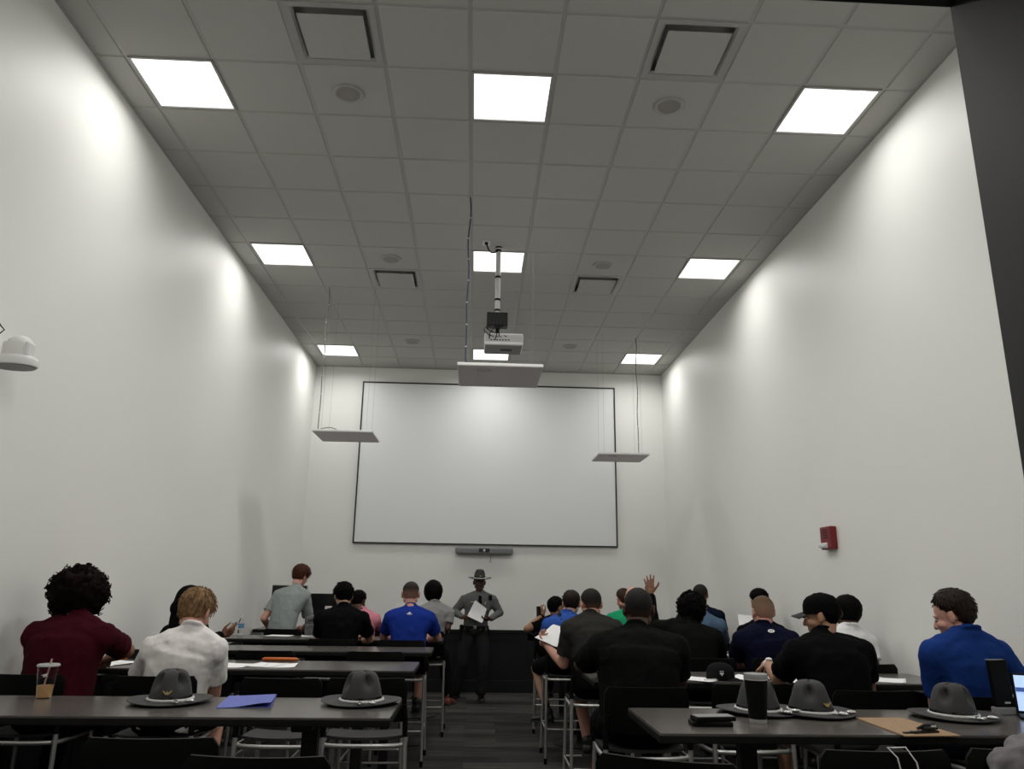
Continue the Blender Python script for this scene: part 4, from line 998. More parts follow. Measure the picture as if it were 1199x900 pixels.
# dark hair reading a sheet
c = at(893, 729, 3.16)
P19 = person('person in a black t-shirt with dark hair, behind the sandy buzz cut, reading a paper', c, at(889, 705, 3.20), yaw=.1, hip=(5.40, 3.10, .87), sw=.185, skin=SK_T, shirt=('t_shirt', BLK), pants=TRB, hairdef=('short', HB, .018), arms={'L': (at(866, 752, 3.3), at(872, 741, 3.5)), 'R': (at(909, 752, 3.2), at(902, 752, 3.5))}, hs=1.0)
# black cap
c = at(964, 748, -.12)
P20 = person('person in a black t-shirt and black baseball cap with a pale wristwatch', c, at(962, 722, -.06), yaw=.15, hyaw=.95, hpitch=.18, hip=(4.62, -.28, .87), sw=.21, build=1.10, bulk=.015, skin=SK_T, shirt=tee('blackest', (.003, .003, .0035)), pants=('shorts', m_fabric('striped_grey', (.22, .22, .22), .2)), longpants=False,
             hairdef=('short', HB, .014), voxel=.006, arms={'L': (at(912, 794, .02), at(899, 777, .26)), 'R': (at(1016, 806, -.05), at(985, 800, .3))}, hand_l={'d': V((-.4, .6, -.5)), 'n': V((.1, .2, -.9)), 'curl': .6})
ballcap(P20.root, P20.inv @ P20.HM @ Matrix.Rotation(.10, 4, 'X'), M['capcloth'] if 'capcloth' in M else BLK, m_fabric('cap_brim_grey', (.06, .06, .06)))
mb = MB(); wv = P20.WR['L']; dv = (wv - P20.EL['L']).normalized(); mb.tube([wv - dv * .028, wv - dv * .008], .033, 18); q_ = wv - dv * .018 + (V((0, -.3, 1)) - dv * V((0, -.3, 1)).dot(dv)).normalized() * .034; mb.ell(q_, (.021, .021, .012))
me = mb.mesh('watch', M['white'], True); me.transform(P20.inv); link('watch', me, P20.root)
# white tee by right wall
c = at(994, 738, 1.22)
P21 = person('person in a white t-shirt with short black hair, beside the right wall', c, at(992, 717, 1.27), yaw=.30, hyaw=.45, hpitch=.1, hip=(5.41, 1.22, .87), sw=.175, build=.98, skin=SK_D, shirt=tee('bright_white', (.76, .76, .76)), pants=TRB, hairdef=('fro', HB, .016),
             arms={'R': (at(1024, 782, 1.2), at(1010, 783, 1.5))})
# bright blue tee at right
c = at(1131, 744, -.52)
P22 = person('person in a bright blue t-shirt with brown hair, at the right edge', c, at(1117, 722, -.47), yaw=.15, hyaw=.75, hpitch=.32, hip=(5.22, -.48, .87), sw=.195, build=1.03, bulk=.01, skin=SK_P, shirt=tee('bright_blue', (.012, .040, .19)), pants=TR, hairdef=('short', HDB, .024), hs=1.04, voxel=.0065,
             arms={'L': (at(1098, 832, -.42), at(1102, 806, -.02)), 'R': (V((5.56, -.45, 1.12)), V((5.40, -.08, 1.11)))})

# ------------------------------------------------------------------ officer at the front
Yo = 6.98
c = at(562, 695, Yo)
UG = m_fabric('uniform_grey', (.115, .118, .12)); UD = m_fabric('uniform_charcoal', (.022, .022, .023))
hipo = V((at(556, 742, Yo).x, Yo, .98))
OF = person('person in a grey uniform shirt and campaign hat, standing at the front holding papers', c, at(561.5, 682, Yo - .03), yaw=PI, hyaw=PI + .1, hpitch=.05, hip=hipo, sw=.205, build=1.04, skin=SK_D, shirt=('uniform_shirt', UG), sleeve='long', pants=('trousers', UD), voxel=.0055,
            hairdef=('short', HB, .006), arms={'R': (at(532, 716, Yo + .02), at(541, 722, Yo - .20)), 'L': (at(585, 717, Yo + .02), at(575, 724, Yo - .20))},
            hand_r={'d': V((.9, -.25, -.1)), 'n': V((.2, .9, .3)), 'curl': .7}, hand_l={'d': V((-.9, -.25, -.1)), 'n': V((-.1, .5, .9)), 'curl': .6},
            legs={'R': (V((hipo.x - .16, Yo, .53)), V((at(534, 812, 7.2).x, 7.14, .105)), (-.45, -.9, 0)), 'L': (V((hipo.x + .13, Yo - .04, .53)), V((at(563, 815, Yo).x, Yo + .05, .105)), (.1, -1, 0))}, standing=True, shoes=M['gloss'])
hat = campaign_hat('campaign_hat', parent=OF.root, badge='front', tint=mat('hat_grey', (.03, .03, .031), .8))
hat.name = 'hat'; hat.matrix_local = OF.inv @ OF.HM @ Matrix.Translation((0, 0, .055)) @ Matrix.Rotation(PI, 4, 'Z') @ Matrix.Rotation(.04, 4, 'X') @ Matrix.Diagonal((.88, .97, .92, 1))
def opart(name, mb, m, smooth=True):
    me = mb.mesh(name, m, smooth); me.transform(OF.inv); return link(name, me, OF.root)
fo = OF.f; ro = OF.r; co = OF.c7
def chest(x, dz, out=.012):
    src = OF.inv @ (co - V((0, 0, dz)) + ro * x + fo * .6); ok, loc, nor, _ = OF.shirt.ray_cast(src, -fo)
    return (OF.inv.inverted() @ loc + nor * out, nor) if ok else (co + fo * .15 + ro * x - V((0, 0, dz)), fo)
bpy.context.view_layer.update()
pts = [chest(0, d, .010)[0] for d in (.03, .08, .14, .20, .27)]
mb = MB(); mb.rings([[p - ro * w_ + fo * .004, p + ro * w_ + fo * .004, p + ro * w_ - fo * .01, p - ro * w_ - fo * .01] for p, w_ in zip(pts, (.022, .022, .030, .036, .034))]); opart('tie', mb, BLK)
mb = MB(); p, n_ = chest(-.085, .13, .003); mb.prism([(math.sin(PI * q / 5) * (.030 if q % 2 == 0 else .017), math.cos(PI * q / 5) * (.030 if q % 2 == 0 else .017)) for q in range(10)], 0, .006)
bd = mb.build('badge', M['gold'], OF.root)
y_ = V((0, 0, 1)); x_ = y_.cross(n_).normalized(); y_ = n_.cross(x_); mm = Matrix((x_, y_, n_)).transposed().to_4x4(); mm.translation = p; bd.matrix_local = OF.inv @ mm
p, n_ = chest(.10, .115, .004); mb = MB(); mb.box(p, (.065, .008, .016), bevel=.002); opart('name_plate', mb, M['gold'])
for x in (-.09, .09):
    p, n_ = chest(x, .18, .004); mb = MB(); mb.box(p, (.11, .010, .11), bevel=.004); mb.box(p + V((0, -.004, .045)), (.115, .010, .035), bevel=.004); opart('shirt_pocket', mb, UG)
mb = MB(); mb.rings([[OF.sp(-.02) + V((0, 0, z)) + ro * (.200 * math.cos(a)) + fo * (.152 * math.sin(a)) for a in [2 * PI * q / 40 for q in range(40)]] for z in (.022, .070)]); bt = opart('duty_belt', mb, M['plastic'])
for x, sz in ((.20, (.05, .09, .22)), (-.19, (.045, .08, .12)), (-.12, (.06, .03, .08)), (.11, (.06, .03, .08))):
    mb = MB(); mb.box(OF.sp(-.02) + ro * x + fo * (.14 if abs(x) < .15 else .02) + V((0, 0, -.03 if abs(x) > .15 else .03)), sz, bevel=.01); opart('holster' if x == .20 else 'belt_pouch', mb, M['plastic'], False)
mb = MB(); mb.box(OF.sp(-.02) + fo * .158 + V((0, 0, .047)), (.05, .008, .045), bevel=.003); opart('buckle', mb, M['chrome'], False)
mb = MB(); p, n_ = chest(-.15, .055, .012); mb.box(p, (.05, .03, .07), bevel=.008); opart('shoulder_radio', mb, M['plastic'], False)

# ------------------------------------------------------------------ stools (each one)
stool(P_x := .05, .17, .0, 'stool of the maroon shirt student at the left edge')
stool(.78, .14, .04, 'stool under the blond student in white')
stool(1.50, .10, -.02, 'empty stool behind the blue folder')
stool(1.955, .14, .05, 'empty stool behind the right hat of the left front table')
stool(.17, 1.80, -.4, 'stool under the hooded student by the left wall')
stool(.95, 1.86, 0, 'empty stool at the left side third table, left one')
stool(1.80, 1.88, .0, 'empty aisle stool at the third left table, beside the blue tee stool')
stool(1.22, 3.20, 0, 'stool under the black tee student at the fourth left table')
stool(1.885, 3.17, 0, 'stool under the royal blue tee student')
stool(.45, 4.72, -.2, 'stool under the leaning grey-green tee student')
stool(1.25, 4.70, -.15, 'stool under the pink shirt student')
stool(2.02, 4.61, 0, 'stool under the grey tee student at the far left aisle')
stool(at(172, 862, -1.9).x, -1.62, .02, 'black stool pushed to the front left table, left one of the two in front')
stool(at(322, 884, -1.95).x, -1.90, -.03, 'black stool pulled back from the front left table, its top edge lowest in view')
stool(3.50, -.16, .0, 'stool under the large black tee student')
stool(4.12, .02, .06, 'empty stool beyond the black tumbler')
stool(4.72, -.22, .0, 'stool under the black cap student')
stool(5.30, -.42, .1, 'stool under the bright blue tee student')
stool(3.55, 1.68, .0, 'stool under the charcoal tee student with papers')
stool(4.36, 1.60, 0, 'stool under the student raising a hand')
stool(4.95, 1.64, 0, 'stool under the sandy buzz cut student')
stool(5.44, 1.27, 0, 'stool under the white tee student by the right wall')
stool(3.51, 3.31, .0, 'stool under the blue shirt student with shoulder strap')
stool(4.17, 3.28, 0, 'stool under the green tee student')
stool(4.88, 3.28, 0, 'stool under the steel blue tee student')
stool(5.42, 3.12, 0, 'stool under the student reading a paper by the right wall')
stool(3.54, 4.80, -.1, 'stool under the student with the raised phone')
stool(4.30, 4.68, 0, 'stool under the brown-haired student hidden behind green')
stool(5.22, 4.60, 0, 'stool under the far navy shirt student')
s1 = stool(3.27, -1.93, -.40, 'black stool turned aside in front of the phones on the right table')
s2 = stool(at(1032, 873, -2.0).x, -1.76, .02, 'black stool with white cord hanging on its back, in front of the clipboard')
s3 = stool(4.50, -1.74, -.05, 'black stool holding the grey jacket at the bottom right')

# ------------------------------------------------------------------ things on the tables
def sheet_mesh(w_, h_, curl=.0, nx=8, ny=10, seed=0, thick=.0006, bend=0.0):
    b = bmesh.new(); g = []; gb = []
    for j in range(ny + 1):
        r1 = []; r2 = []
        for i in range(nx + 1):
            x = (i / nx - .5) * w_; y = (j / ny - .5) * h_
            z = curl * (abs(2 * i / nx - 1) ** 3) + .0015 * noise.noise(V((x * 9, y * 9, seed * 3.1))) + .0016 + bend * (2 * j / ny - 1) ** 2
            r1.append(b.verts.new((x, y, z))); r2.append(b.verts.new((x, y, z - thick)))
        g.append(r1); gb.append(r2)
    for j in range(ny):
        for i in range(nx):
            b.faces.new((g[j][i], g[j][i + 1], g[j + 1][i + 1], g[j + 1][i])); b.faces.new((gb[j][i], gb[j + 1][i], gb[j + 1][i + 1], gb[j][i + 1]))
    ed = [(0, i) for i in range(nx)] + [(j, nx) for j in range(ny)] + [(ny, i) for i in range(nx, 0, -1)] + [(j, 0) for j in range(ny, 0, -1)]
    for k in range(len(ed)):
        a, c = ed[k], ed[(k + 1) % len(ed)]; b.faces.new((g[a[0]][a[1]], gb[a[0]][a[1]], gb[c[0]][c[1]], g[c[0]][c[1]]))
    me = bpy.data.meshes.new('sheet'); b.to_mesh(me); b.free(); me.polygons.foreach_set('use_smooth', [True] * len(me.polygons)); return me
PAPER = M['paper']
def paper(px, py, rz, lab, n=0, w_=.216, h_=.279, z=TZ, curl=.004, loc=None):
    me = sheet_mesh(w_, h_, curl, seed=n); me.materials.append(PAPER)
    p = loc or atz(px, py, z); o = link('paper_sheet', me, None, (p.x, p.y, z), rz)
    return tag(o, lab, 'paper', 'white paper sheets on the tables')
paper(118, 778, .15, 'white paper under the writing arm of the maroon shirt', 1)
paper(140, 776, -.3, 'white paper between the maroon shirt and the white tee', 2)
paper(276, 779, -.1, 'white paper just right of the white tee', 3)
paper(329, 779, .12, 'white paper under the orange pencil pouch', 4)
paper(312, 778.3, -.2, 'white paper peeking out left of the orange pencil pouch', 5, z=TZ + .0008)
paper(285, 742, 1.3, 'white paper right of the water bottle', 6, loc=V((.42, 4.2, 0)))
paper(318, 742, .2, 'white paper in front of the grey-green tee', 7, loc=V((.78, 4.22, 0)))
paper(352, 742, 1.45, 'white paper left of the black tee elbow', 8, loc=V((1.10, 4.16, 0)))
paper(440, 742, 1.5, 'small printed sheet between the black tee and the blue tee', 9, loc=V((1.68, 4.18, 0)))
paper(292, 735, .1, 'white paper on the farthest left table behind the bottle', 10, loc=V((.12, 5.62, 0)))
paper(822, 789, .9, 'white paper left of the black cap', 11, loc=V((4.02, .50, 0)))
paper(905, 790, -.6, 'white paper under the wristwatch arm', 12, loc=V((4.42, .62, 0)))
paper(948, 796, .4, 'white paper by the elbow of the black cap student', 13, loc=V((4.66, .50, 0)))
paper(1040, 797, .3, 'white paper right of the black cap student, left one', 14, loc=V((5.10, .60, 0)))
paper(1068, 798, -.5, 'white paper nearest the bright blue tee', 15, loc=V((5.34, .55, 0)))
paper(1060, 795, .1, 'white paper at the right wall end of the second table', 16, loc=V((5.24, .78, 0)), z=TZ + .0012)
paper(845, 763, .2, 'white paper by the steel blue tee elbow', 17, loc=V((4.74, 2.45, 0)))
def held(name, pts4, lab, n, group=None, k=3, cat='paper'):
    """a bundle of sheets: corners given in order around the sheet"""
    a, b, c, d = [V(p) for p in pts4]; mb = MB(); nn = (b - a).cross(d - a).normalized()
    root = empty(name, (a + b + c + d) / 4, 0, lab, cat, group)
    inv = Matrix.Translation(-(a + b + c + d) / 4)
    for q in range(k):
        mb = MB(); off = nn * (.003 * q) + (b - a).normalized() * (.010 * q) + (d - a).normalized() * (.008 * (q % 2))
        N = 8; gr = []
        for j in range(N + 1):
            v = j / N; row = []
            for i in range(N + 1):
                u = i / N; p = a * (1 - u) * (1 - v) + b * u * (1 - v) + c * u * v + d * (1 - u) * v + nn * (.012 * math.sin(u * PI) + .004 * noise.noise(V((u * 3, v * 3, n + q)))) + off
                row.append(p)
            gr.append(row)
        vt = [[mb.b.verts.new(p) for p in r] for r in gr]; vb2 = [[mb.b.verts.new(p - nn * .0006) for p in r] for r in gr]
        for j in range(N):
            for i in range(N):
                mb.b.faces.new((vt[j][i], vt[j][i + 1], vt[j + 1][i + 1], vt[j + 1][i])); mb.b.faces.new((vb2[j][i], vb2[j + 1][i], vb2[j + 1][i + 1], vb2[j][i + 1]))
        me = mb.mesh('sheet', PAPER, True); me.transform(inv); link('sheet', me, root)
    return root
held('paper_sheaf', [at(626, 746, 2.02), at(647, 731, 2.25), at(662, 736, 2.22), at(651, 757, 1.98)], 'sheaf of white papers held by the charcoal tee student', 1, k=4)
held('paper_sheaf', [at(547, 721, Yo - .25), at(556, 703, Yo - .22), at(569, 713, Yo - .22), at(564, 729, Yo - .27)], 'sheaf of white papers held by the uniformed person', 2, k=2)
held('paper_sheet', [at(867, 736, 3.45), at(864, 719, 3.62), at(885, 721, 3.64), at(885, 740, 3.48)], 'white paper held up left of the sandy buzz cut', 3, k=1)

# hats on the tables
def hat_at(px, py, rz, lab, badge='front', pitch=0, s=1.0):
    h = campaign_hat(badge=badge); p = atz(px, py, TZ); h.location = (p.x, p.y, TZ + .002); h.rotation_euler = (pitch, 0, rz); h.scale = (s, s, s)
    return tag(h, lab, 'hat', 'charcoal campaign hats on the tables')
hat_at(199, 822, .18, 'charcoal campaign hat with brass emblem facing the camera, behind it the white tee')
hat_at(423, 823, -.25, 'charcoal campaign hat at the aisle end of the front left table', badge=None)
hat_at(888, 834, .30, 'charcoal campaign hat partly hidden behind the black tumbler', badge=None)
hat_at(950, 836, .35, 'charcoal campaign hat touching the brown clipboard', badge='front')
hat_at(1117, 840, -.15, 'charcoal campaign hat in front of the bright blue tee', badge=None)
# iced coffee
p = atz(51, 817, TZ)
cp = empty('iced_coffee_cup', (p.x, p.y, TZ), 0, 'clear plastic cup of iced coffee with a pink straw on the front left table', 'cup')
n = 40
mb = MB(); mb.lathe([(.001, .0005), (.034, .0005), (.0355, .004), (.048, .150), (.0495, .152), (.0485, .154), (.0465, .150), (.0340, .005), (.001, .004)], n); mb.build('cup_body', M['glass'], cp, True)
MB().lathe([(.001, .0055), (.0335, .0055), (.0385, .062), (.001, .062)], n).build('coffee', M['coffee'], cp, True)
mb = MB(); mb.lathe([(.001, .156), (.046, .156), (.051, .151), (.0525, .151), (.0525, .158), (.048, .162), (.001, .161)], n); mb.build('cup_lid', mat('frosted_lid', (.62, .62, .62), .35, trans=.4), cp, True)
MB().tube([(-.012, .0, .03), (.012, -.002, .185)], .0042, 12).build('straw', M['straw'], cp, True)
mb = MB()
for pl in ([(-.016, .002), (.0, .010), (.016, .018), (.010, .006), (.018, .001), (.004, -.001), (-.004, -.008), (-.003, .0)],): mb.prism(pl, 0, .0006)
lg = mb.build('printed_mark', mat('cup_print', (.7, .7, .7), .5), cp); lg.matrix_local = Matrix.Translation((.010, -.0462, .108)) @ Matrix.Rotation(PI / 2 + .085, 4, 'X') @ Matrix.Rotation(-.15, 4, 'Z')
# blue folder
q = [atz(253, 829, TZ), atz(317, 828, TZ), atz(324, 814, TZ), atz(268, 815, TZ)]
fc = sum(q, V()) / 4
fo_ = empty('folder', (fc.x, fc.y, TZ), 0, 'blue paper folder lying open-edged on the front left table', 'folder')
for k in range(2):
    mb = MB(); N = 10; gr = []
    for j in range(N + 1):
        row = []
        for i in range(N + 1):
            u, v = i / N, j / N; pp = q[0] * (1 - u) * (1 - v) + q[1] * u * (1 - v) + q[2] * u * v + q[3] * (1 - u) * v - V((fc.x, fc.y, TZ))
            pp.z = .0015 + (k * (.0015 + .020 * sm(u, .2, 1.0) * (1 - .8 * v))); row.append(pp)
        gr.append(row)
    vt = [[mb.b.verts.new(p_) for p_ in r] for r in gr]; v2 = [[mb.b.verts.new(p_ - V((0, 0, .001))) for p_ in r] for r in gr]
    for j in range(N):
        for i in range(N):
            mb.b.faces.new((vt[j][i], vt[j][i + 1], vt[j + 1][i + 1], vt[j + 1][i])); mb.b.faces.new((v2[j][i], v2[j + 1][i], v2[j + 1][i + 1], v2[j][i + 1]))
    ed = [(0, i) for i in range(N)] + [(j, N) for j in range(N)] + [(N, i) for i in range(N, 0, -1)] + [(j, 0) for j in range(N, 0, -1)]
    for z_ in range(len(ed)):
        a, c = ed[z_], ed[(z_ + 1) % len(ed)]; mb.b.faces.new((vt[a[0]][a[1]], v2[a[0]][a[1]], v2[c[0]][c[1]], vt[c[0]][c[1]]))
    mb.build('cover' if k else 'back_cover', M['blue'], fo_, True)
# orange pouch and pencil
p = atz(328, 774, TZ); op = MB(); op.tube([(-.135, 0, .012), (-.12, 0, .014), (.12, 0, .014), (.135, 0, .012)], [.006, .013, .013, .006], 10); op.build('pencil_pouch', M['orange'], None, True, loc=(p.x, p.y, TZ + .0015), rz=-.02)
tag(bpy.data.objects['pencil_pouch'], 'slim orange pencil pouch lying on the second left table', 'pencil pouch')
p = atz(124, 773, TZ); op = MB(); op.box((0, 0, .008), (.26, .07, .012), bevel=.004); op.build('orange_folder', M['orange'], None, loc=(p.x, p.y + .02, TZ + .003), rz=.1)
tag(bpy.data.objects['orange_folder'], 'orange folder beside the arm of the maroon shirt', 'folder')
# water bottle
wb = empty('water_bottle', (at(281, 740, 4.3).x, 4.32, TZ), 0, 'small clear water bottle with blue label on the fourth left table', 'bottle')
MB().lathe([(.001, 0), (.028, 0), (.032, .008), (.032, .05), (.030, .055), (.032, .06), (.032, .13), (.022, .165), (.0125, .178), (.0125, .190), (.001, .190)], 28).build('bottle_body', M['glass'], wb, True)
MB().lathe([(.0326, .070), (.0328, .072), (.0328, .118), (.0326, .120)], 28).build('label_band', M['water'], wb, True)
MB().lathe([(.001, .205), (.014, .204), (.0145, .186), (.001, .185)], 20).build('bottle_cap', M['white'], wb, True)
# tumbler
p = atz(888, 846, TZ); tu = empty('tumbler', (p.x, p.y, TZ), 0, 'tall black tumbler with clear lid and steel base on the front right table', 'tumbler')
MB().lathe([(.001, .018), (.0335, .018), (.0345, .024), (.0445, .182), (.0445, .186), (.001, .186)], 40).build('body', M['plastic'], tu, True)
MB().lathe([(.001, 0), (.031, 0), (.0325, .003), (.0335, .019), (.001, .019)], 40).build('steel_base', M['steel'], tu, True)
MB().lathe([(.043, .186), (.0462, .186), (.0468, .204), (.045, .208), (.036, .205), (.001, .203), (.001, .199), (.040, .198)], 40).build('lid', mat('clear_lid', (.5, .5, .5), .15, trans=.6), tu, True)
MB().lathe([(.0445, .181), (.0458, .182), (.0458, .188), (.0445, .189)], 40).build('steel_rim', M['steel'], tu, True)
tu.scale = (1.14, 1.14, 1.0)
# stack of phones / wallets
def phone(loc, rz, lab, tilt=0.0, size=(.165, .082, .013), m=M['plastic'], m2=M['gloss']):
    r = empty('phone', loc, rz, lab, 'phone'); r.rotation_euler = (tilt, 0, rz)
    MB().box((0, 0, size[2] / 2), size, bevel=.005).build('case', m, r); MB().box((0, 0, size[2] + .0005), (size[0] - .012, size[1] - .012, .001)).build('screen', m2, r); return r
p = atz(832, 849, TZ)
phone((p.x, p.y, TZ), -.05, 'black phone at the bottom of the pair on the front right table', size=(.178, .088, .020))
phone((p.x + .012, p.y, TZ + .0215), .13, 'black phone on top of the pair on the front right table', size=(.18, .085, .019), m2=M['grey'])
# black cap on second right table
p = atz(838, 790, TZ)
bc = empty('baseball_cap', (p.x - .045, .50, TZ), 0, 'black baseball cap with small white emblem lying on the second right table', 'cap')
bc.scale = (.86, .86, .86)
cap_ = ballcap(bc, Matrix.Translation((0, 0, -.012)) @ Matrix.Rotation(PI + .9, 4, 'Z'), m_fabric('cap_black', (.010, .010, .011)), m_fabric('cap_black', (.010, .010, .011)), 'crown')
mb = MB()
mb.prism([(-.016, .006), (-.004, .010), (0, .004), (.004, .010), (.016, .006), (.010, -.004), (.003, -.004), (.004, -.014), (-.004, -.014), (-.003, -.004), (-.010, -.004)], 0, .002)
mb.box((-.008, .018, .001), (.012, .005, .002)); mb.box((.008, .018, .001), (.012, .005, .002))
lg = mb.build('emblem', mat('emblem_white', (.65, .65, .65), .6), bc); lg.matrix_local = Matrix.Translation((-.028, -.103, .052)) @ Matrix.Rotation(-.25, 4, 'Z') @ Matrix.Rotation(PI / 2 - .12, 4, 'X')
# pen near the cap
p = V((4.11, .43, TZ + .006)); MB().tube([(-.05, 0, 0), (.06, .02, 0), (.068, .0215, 0)], [.005, .005, .001], 10).build('pen', M['white'], None, True, loc=p); tag(bpy.data.objects['pen'], 'short white pen left of the black cap', 'pen')
# clipboard
p = atz(1062, 848, TZ); q = [atz(1002, 841, TZ), atz(1060, 862.5, TZ), atz(1125, 862, TZ), atz(1056, 841, TZ)]
cbx = sum(q, V()) / 4; cl = empty('clipboard', (cbx.x, cbx.y, TZ), 0, 'brown hardboard clipboard with black clip beside the hats on the right table', 'clipboard')
ux = (q[1] - q[0]).normalized(); 
mb = MB(); a = [(v.x - cbx.x, v.y - cbx.y) for v in q]; mb.prism(a, .0005, .0045); mb.build('board', M['clipboard'], cl)
mid = (q[1] + q[2]) / 2 - V((cbx.x, cbx.y, TZ)) + V((-.0, .06, 0)); mb = MB(); Rr = Matrix.Rotation(.25, 3, 'Z')
mb.box(mid + V((0, 0, .009)), (.13, .03, .008), Rr, bevel=.003); mb.box(mid + V((.02, .01, .02)), (.06, .035, .012), Rr, bevel=.005); mb.tube([mid + V((-.03, .0, .02)), mid + V((0, .0, .034)), mid + V((.05, .012, .034)), mid + V((.065, .016, .018))], .006, 8); mb.box(mid + V((-.075, -.012, .007)), (.05, .02, .006), Rr, bevel=.002); mb.build('clip', M['blackmetal'], cl)
mb = MB(); mb.tube([mid + V((.03, .005, .028)), mid + V((.055, .012, .028))], .007, 10); mb.build('spring', M['steel'], cl)
# tall black case and laptop at right
p = atz(1176, 836, TZ)
tc_ = empty('tablet_case', (p.x, p.y, TZ), .1, 'tall narrow black tablet case standing upright before the bright blue tee', 'tablet case')
mb = MB(); mb.box((0, 0, .017), (.095, .055, .034), bevel=.004); mb.build('stand', M['grey'], tc_)
o = MB().box((0, 0, .135), (.098, .026, .235), Matrix.Rotation(-.06, 3, 'Y'), bevel=.004).build('case_body', M['plastic'], tc_)
MB().box((.016, -.0145, .055), (.03, .003, .008)).build('label_plate', M['steel'], tc_)
MB().box((-.014, -.0, .254), (.09, .020, .004)).build('top_strip', M['grey'], tc_)
p = atz(1199, 842, TZ)
lt = empty('tablet_computer', (p.x + .155, p.y + .04, TZ), -.5, 'black tablet computer with lit screen at the right picture edge', 'tablet computer')
MB().box((0, -.04, .006), (.26, .18, .012), bevel=.004).build('keyboard_base', M['plastic'], lt)
sc_ = MB().box((0, .05, .10), (.26, .012, .19), Matrix.Rotation(-.25, 3, 'X'), bevel=.004).build('screen_shell', M['plastic'], lt)
mb = MB(); mb.box((0, .0415, .102), (.236, .002, .165), Matrix.Rotation(-.25, 3, 'X')); mb.build('lit_screen', mat('lit_screen', (.45, .6, .9), .3, emit=.7), lt)
mb = MB(); mb.box((0, .0370, .118), (.236, .002, .02), Matrix.Rotation(-.25, 3, 'X')); mb.box((-.05, .046, .07), (.10, .002, .05), Matrix.Rotation(-.25, 3, 'X')); mb.build('screen_window', mat('screen_dark_blue', (.05, .10, .35), .3, emit=.4), lt)
# phones in hands
def standing_phone(c, d, nrm, lab, m=M['plastic'], size=(.072, .010, .148)):
    r = empty('phone', c, 0, lab, 'phone'); z = V(d).normalized(); y = V(nrm); y = (y - z * y.dot(z)).normalized(); x = y.cross(z)
    R = Matrix((x, y, z)).transposed()
    MB().box((0, 0, 0), size, R, bevel=.004).build('case', m, r); MB().box(R @ V((0, size[1] / 2 + .0004, 0)), (size[0] - .008, .001, size[2] - .012), R).build('screen', M['gloss'], r); return r
standing_phone(at(630.5, 717, 5.02), (-.03, .05, 1), (.85, .3, 0), 'black phone held up at the far right aisle', size=(.085, .018, .150))
standing_phone(at(270, 736, 2.27), (.42, .1, .42), (-.5, -.4, .6), 'grey phone held by the hooded person', m=M['grey'])
# computer monitors on the farthest left table
def monitor(x, y, z0, w_, h_, rz, lab, bez_, back=False, sh=.10):
    r = empty('monitor', (x, y, TZ), rz, lab, 'monitor')
    MB().box((0, 0, z0 + h_ / 2), (w_, .03, h_), bevel=.006).build('shell', bez_, r)
    MB().box((0, -.0155, z0 + h_ / 2), (w_ - .022, .003, h_ - .022)).build('screen', M['gloss'], r)
    mb = MB(); mb.box((0, .04, z0 * .5 + .09), (.07, .02, z0 + .18), bevel=.004); mb.box((0, .03, .006), (.24, .18, .012), bevel=.004); mb.build('stand', M['silver'], r)
    return r
m1 = (at(319, 684, 5.85), at(361, 684, 5.85)); x0, x1 = m1[0].x, m1[1].x
monitor((x0 + x1) / 2, 5.85, m1[0].z - TZ - .32, x1 - x0, .32, 0, 'black monitor with pale edge behind the auburn-haired student', M['silver'])
a, b = at(363, 694.5, 5.6), at(411, 725, 5.6)
mo = monitor((a.x + b.x) / 2, 5.6, b.z - TZ, b.x - a.x, a.z - b.z, 0, 'black monitor with a pale card stuck on it, behind the black tee', M['plastic'])
MB().box((-.02, -.02, (b.z + a.z) / 2 - TZ - .06), (.09, .004, .13), bevel=.002).build('card', M['offwhite'], mo)
MB().lathe([(.001, 0), (.022, 0), (.022, .002), (.001, .002)], 24).build('card_emblem', M['grey'], mo).matrix_local = Matrix.Translation((-.02, -.0225, (b.z + a.z) / 2 - TZ - .04)) @ Matrix.Rotation(PI / 2, 4, 'X')
a = at(464, 706, 5.75); b = at(476, 713, 5.75)
lp = empty('laptop', (a.x + .14, 5.62, TZ), 0, 'white laptop lid standing beyond the royal blue tee', 'laptop')
MB().box((0, -.05, .008), (.32, .22, .016), bevel=.005).build('keyboard_base', M['white'], lp); MB().box((0, .10, (a.z - TZ) / 2 + .005), (.32, .012, a.z - TZ - .01), Matrix.Rotation(-.12, 3, 'X'), bevel=.004).build('lid', M['white'], lp)
# plaid jacket hung between the grey-green tee and the black tee
def cloth_lump(name, ells, m, lab, cat, seed, amp=.02):
    mb = MB()
    for c_, r_e in ells: mb.ell(c_, r_e)
    me = remesh(mb, .010, 4); wrinkle(me, amp, 8, (1, 1, .8), seed); wrinkle(me, amp * .4, 22, (1, 1, .7), seed + 3); finish(me, m)
    return tag(link(name, me), lab, cat)
c = at(368, 733, 4.62)
plaid = mat('plaid_grey', (.10, .10, .10), .9, vary=.8, vscale=22, bump=.4)
c.x = at(367, 733, 4.30).x
bp = empty('backpack', (c.x + .02, 4.22, TZ), -.2, 'grey mottled backpack standing between the grey-green tee and the black tee', 'backpack')
mb = MB(); mb.box((0, 0, .11), (.19, .10, .19), bevel=.02); mb.ell((0, 0, .185), (.09, .05, .045)); me = remesh(mb, .007, 6); wrinkle(me, .008, 12, (1, 1, 1), 3); finish(me, plaid); link('bag_body', me, bp)
mb = MB(); mb.box((0, -.062, .075), (.14, .035, .11), bevel=.014); me = remesh(mb, .007, 4); wrinkle(me, .005, 14, (1, 1, 1), 5); finish(me, plaid); link('front_pocket', me, bp)
for s_ in (-1, 1): MB().tube([(s_ * .055, .05, .20), (s_ * .065, .085, .15), (s_ * .07, .08, .07), (s_ * .06, .05, .02)], .010, 8).build('strap', M['plastic'], bp, True)
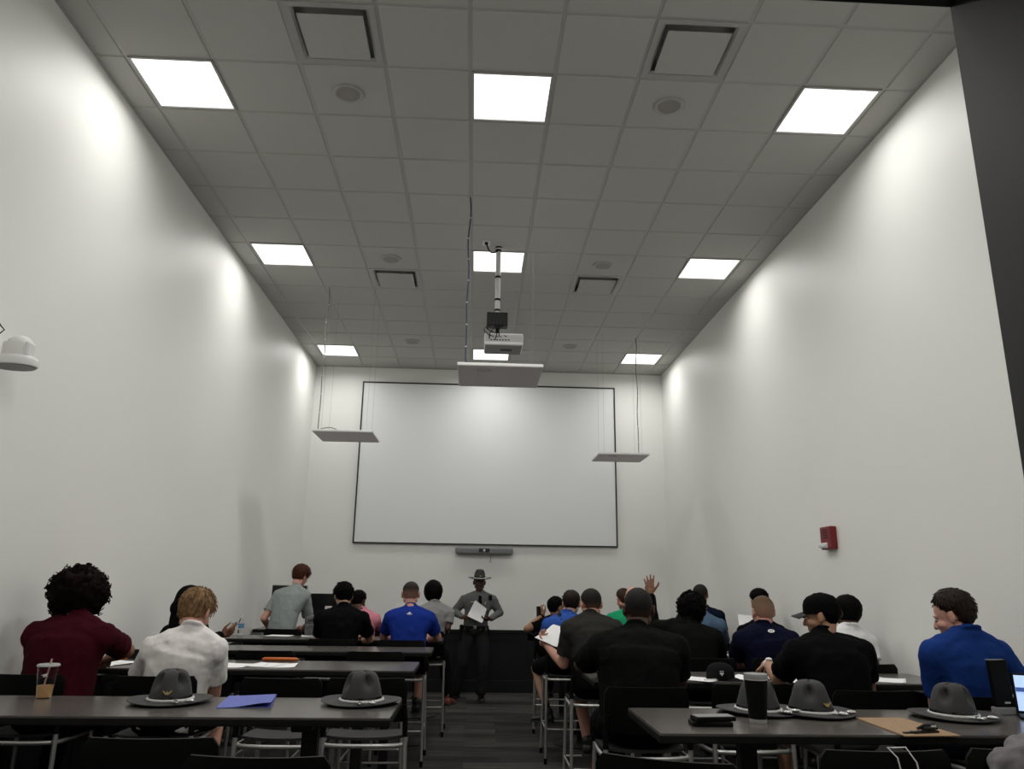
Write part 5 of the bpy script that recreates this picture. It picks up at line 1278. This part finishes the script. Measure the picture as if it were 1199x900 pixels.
MB().tube([(-.03, .02, .215), (-.02, .02, .25), (.02, .02, .25), (.03, .02, .215)], .006, 8).build('carry_handle', M['plastic'], bp, True)
MB().tube([(-.075, -.045, .165), (0, -.058, .175), (.075, -.045, .165)], .003, 6).build('zip', M['plastic'], bp, True)
# red bag beside the big black tee
c = at(711, 868, .55)
rb = empty('drawstring_bag', (c.x, .62, 0), 0, 'red and black drawstring bag hanging below the second right table', 'bag')
mb = MB(); mb.ell((0.03, 0, .46), (.10, .09, .28)); mb.ell((.05, .02, .3), (.11, .1, .22)); me = remesh(mb, .01, 4); wrinkle(me, .03, 7, (1.3, 1.3, .5), 8); finish(me, BLK); link('bag_body', me, rb)
mb = MB(); mb.ell((-.05, -.05, .40), (.055, .06, .30)); mb.ell((-.03, -.06, .70), (.03, .03, .08)); me = remesh(mb, .008, 4); wrinkle(me, .022, 9, (1.3, 1.3, .5), 2); finish(me, M['redcloth']); link('red_panel', me, rb)
mb = MB(); mb.tube(bez((-.03, -.06, .74), (-.05, -.03, .9), (.0, .0, 1.0)), .005, 8); mb.tube(bez((.03, 0, .72), (.04, 0, .9), (.0, .0, 1.0)), .005, 8); mb.build('drawstring', M['redcloth'], rb, True)
# grey jacket over a stool at bottom right
jx = at(1175, 888, -1.75)
cloth_lump('jacket', [(V((4.52, -2.01, 1.06)), (.22, .06, .085)), (V((4.57, -1.98, 1.10)), (.17, .065, .06)), (V((4.44, -2.04, .95)), (.19, .05, .16)), (V((4.60, -1.94, .93)), (.17, .05, .17))], m_fabric('fleece_grey', (.17, .16, .165), .15), 'light grey fleece jacket draped over a stool at the bottom right corner', 'jacket', 9, .03)
# white cord on a stool back
sx, sy = s2.location.x, s2.location.y
mb = MB(); mb.tube([(sx + .045, sy - .285, .86), (sx + .04, sy - .30, .98), (sx + .02, sy - .30, 1.085), (sx + .0, sy - .28, 1.112), (sx + .03, sy - .262, 1.108), (sx + .065, sy - .275, 1.112), (sx + .085, sy - .298, 1.07), (sx + .10, sy - .298, .96), (sx + .105, sy - .285, .84)], .0024, 8)
tag(mb.build('charging_cord', M['white'], None, True), 'white cord looped over a black stool back in front of the clipboard', 'cord')
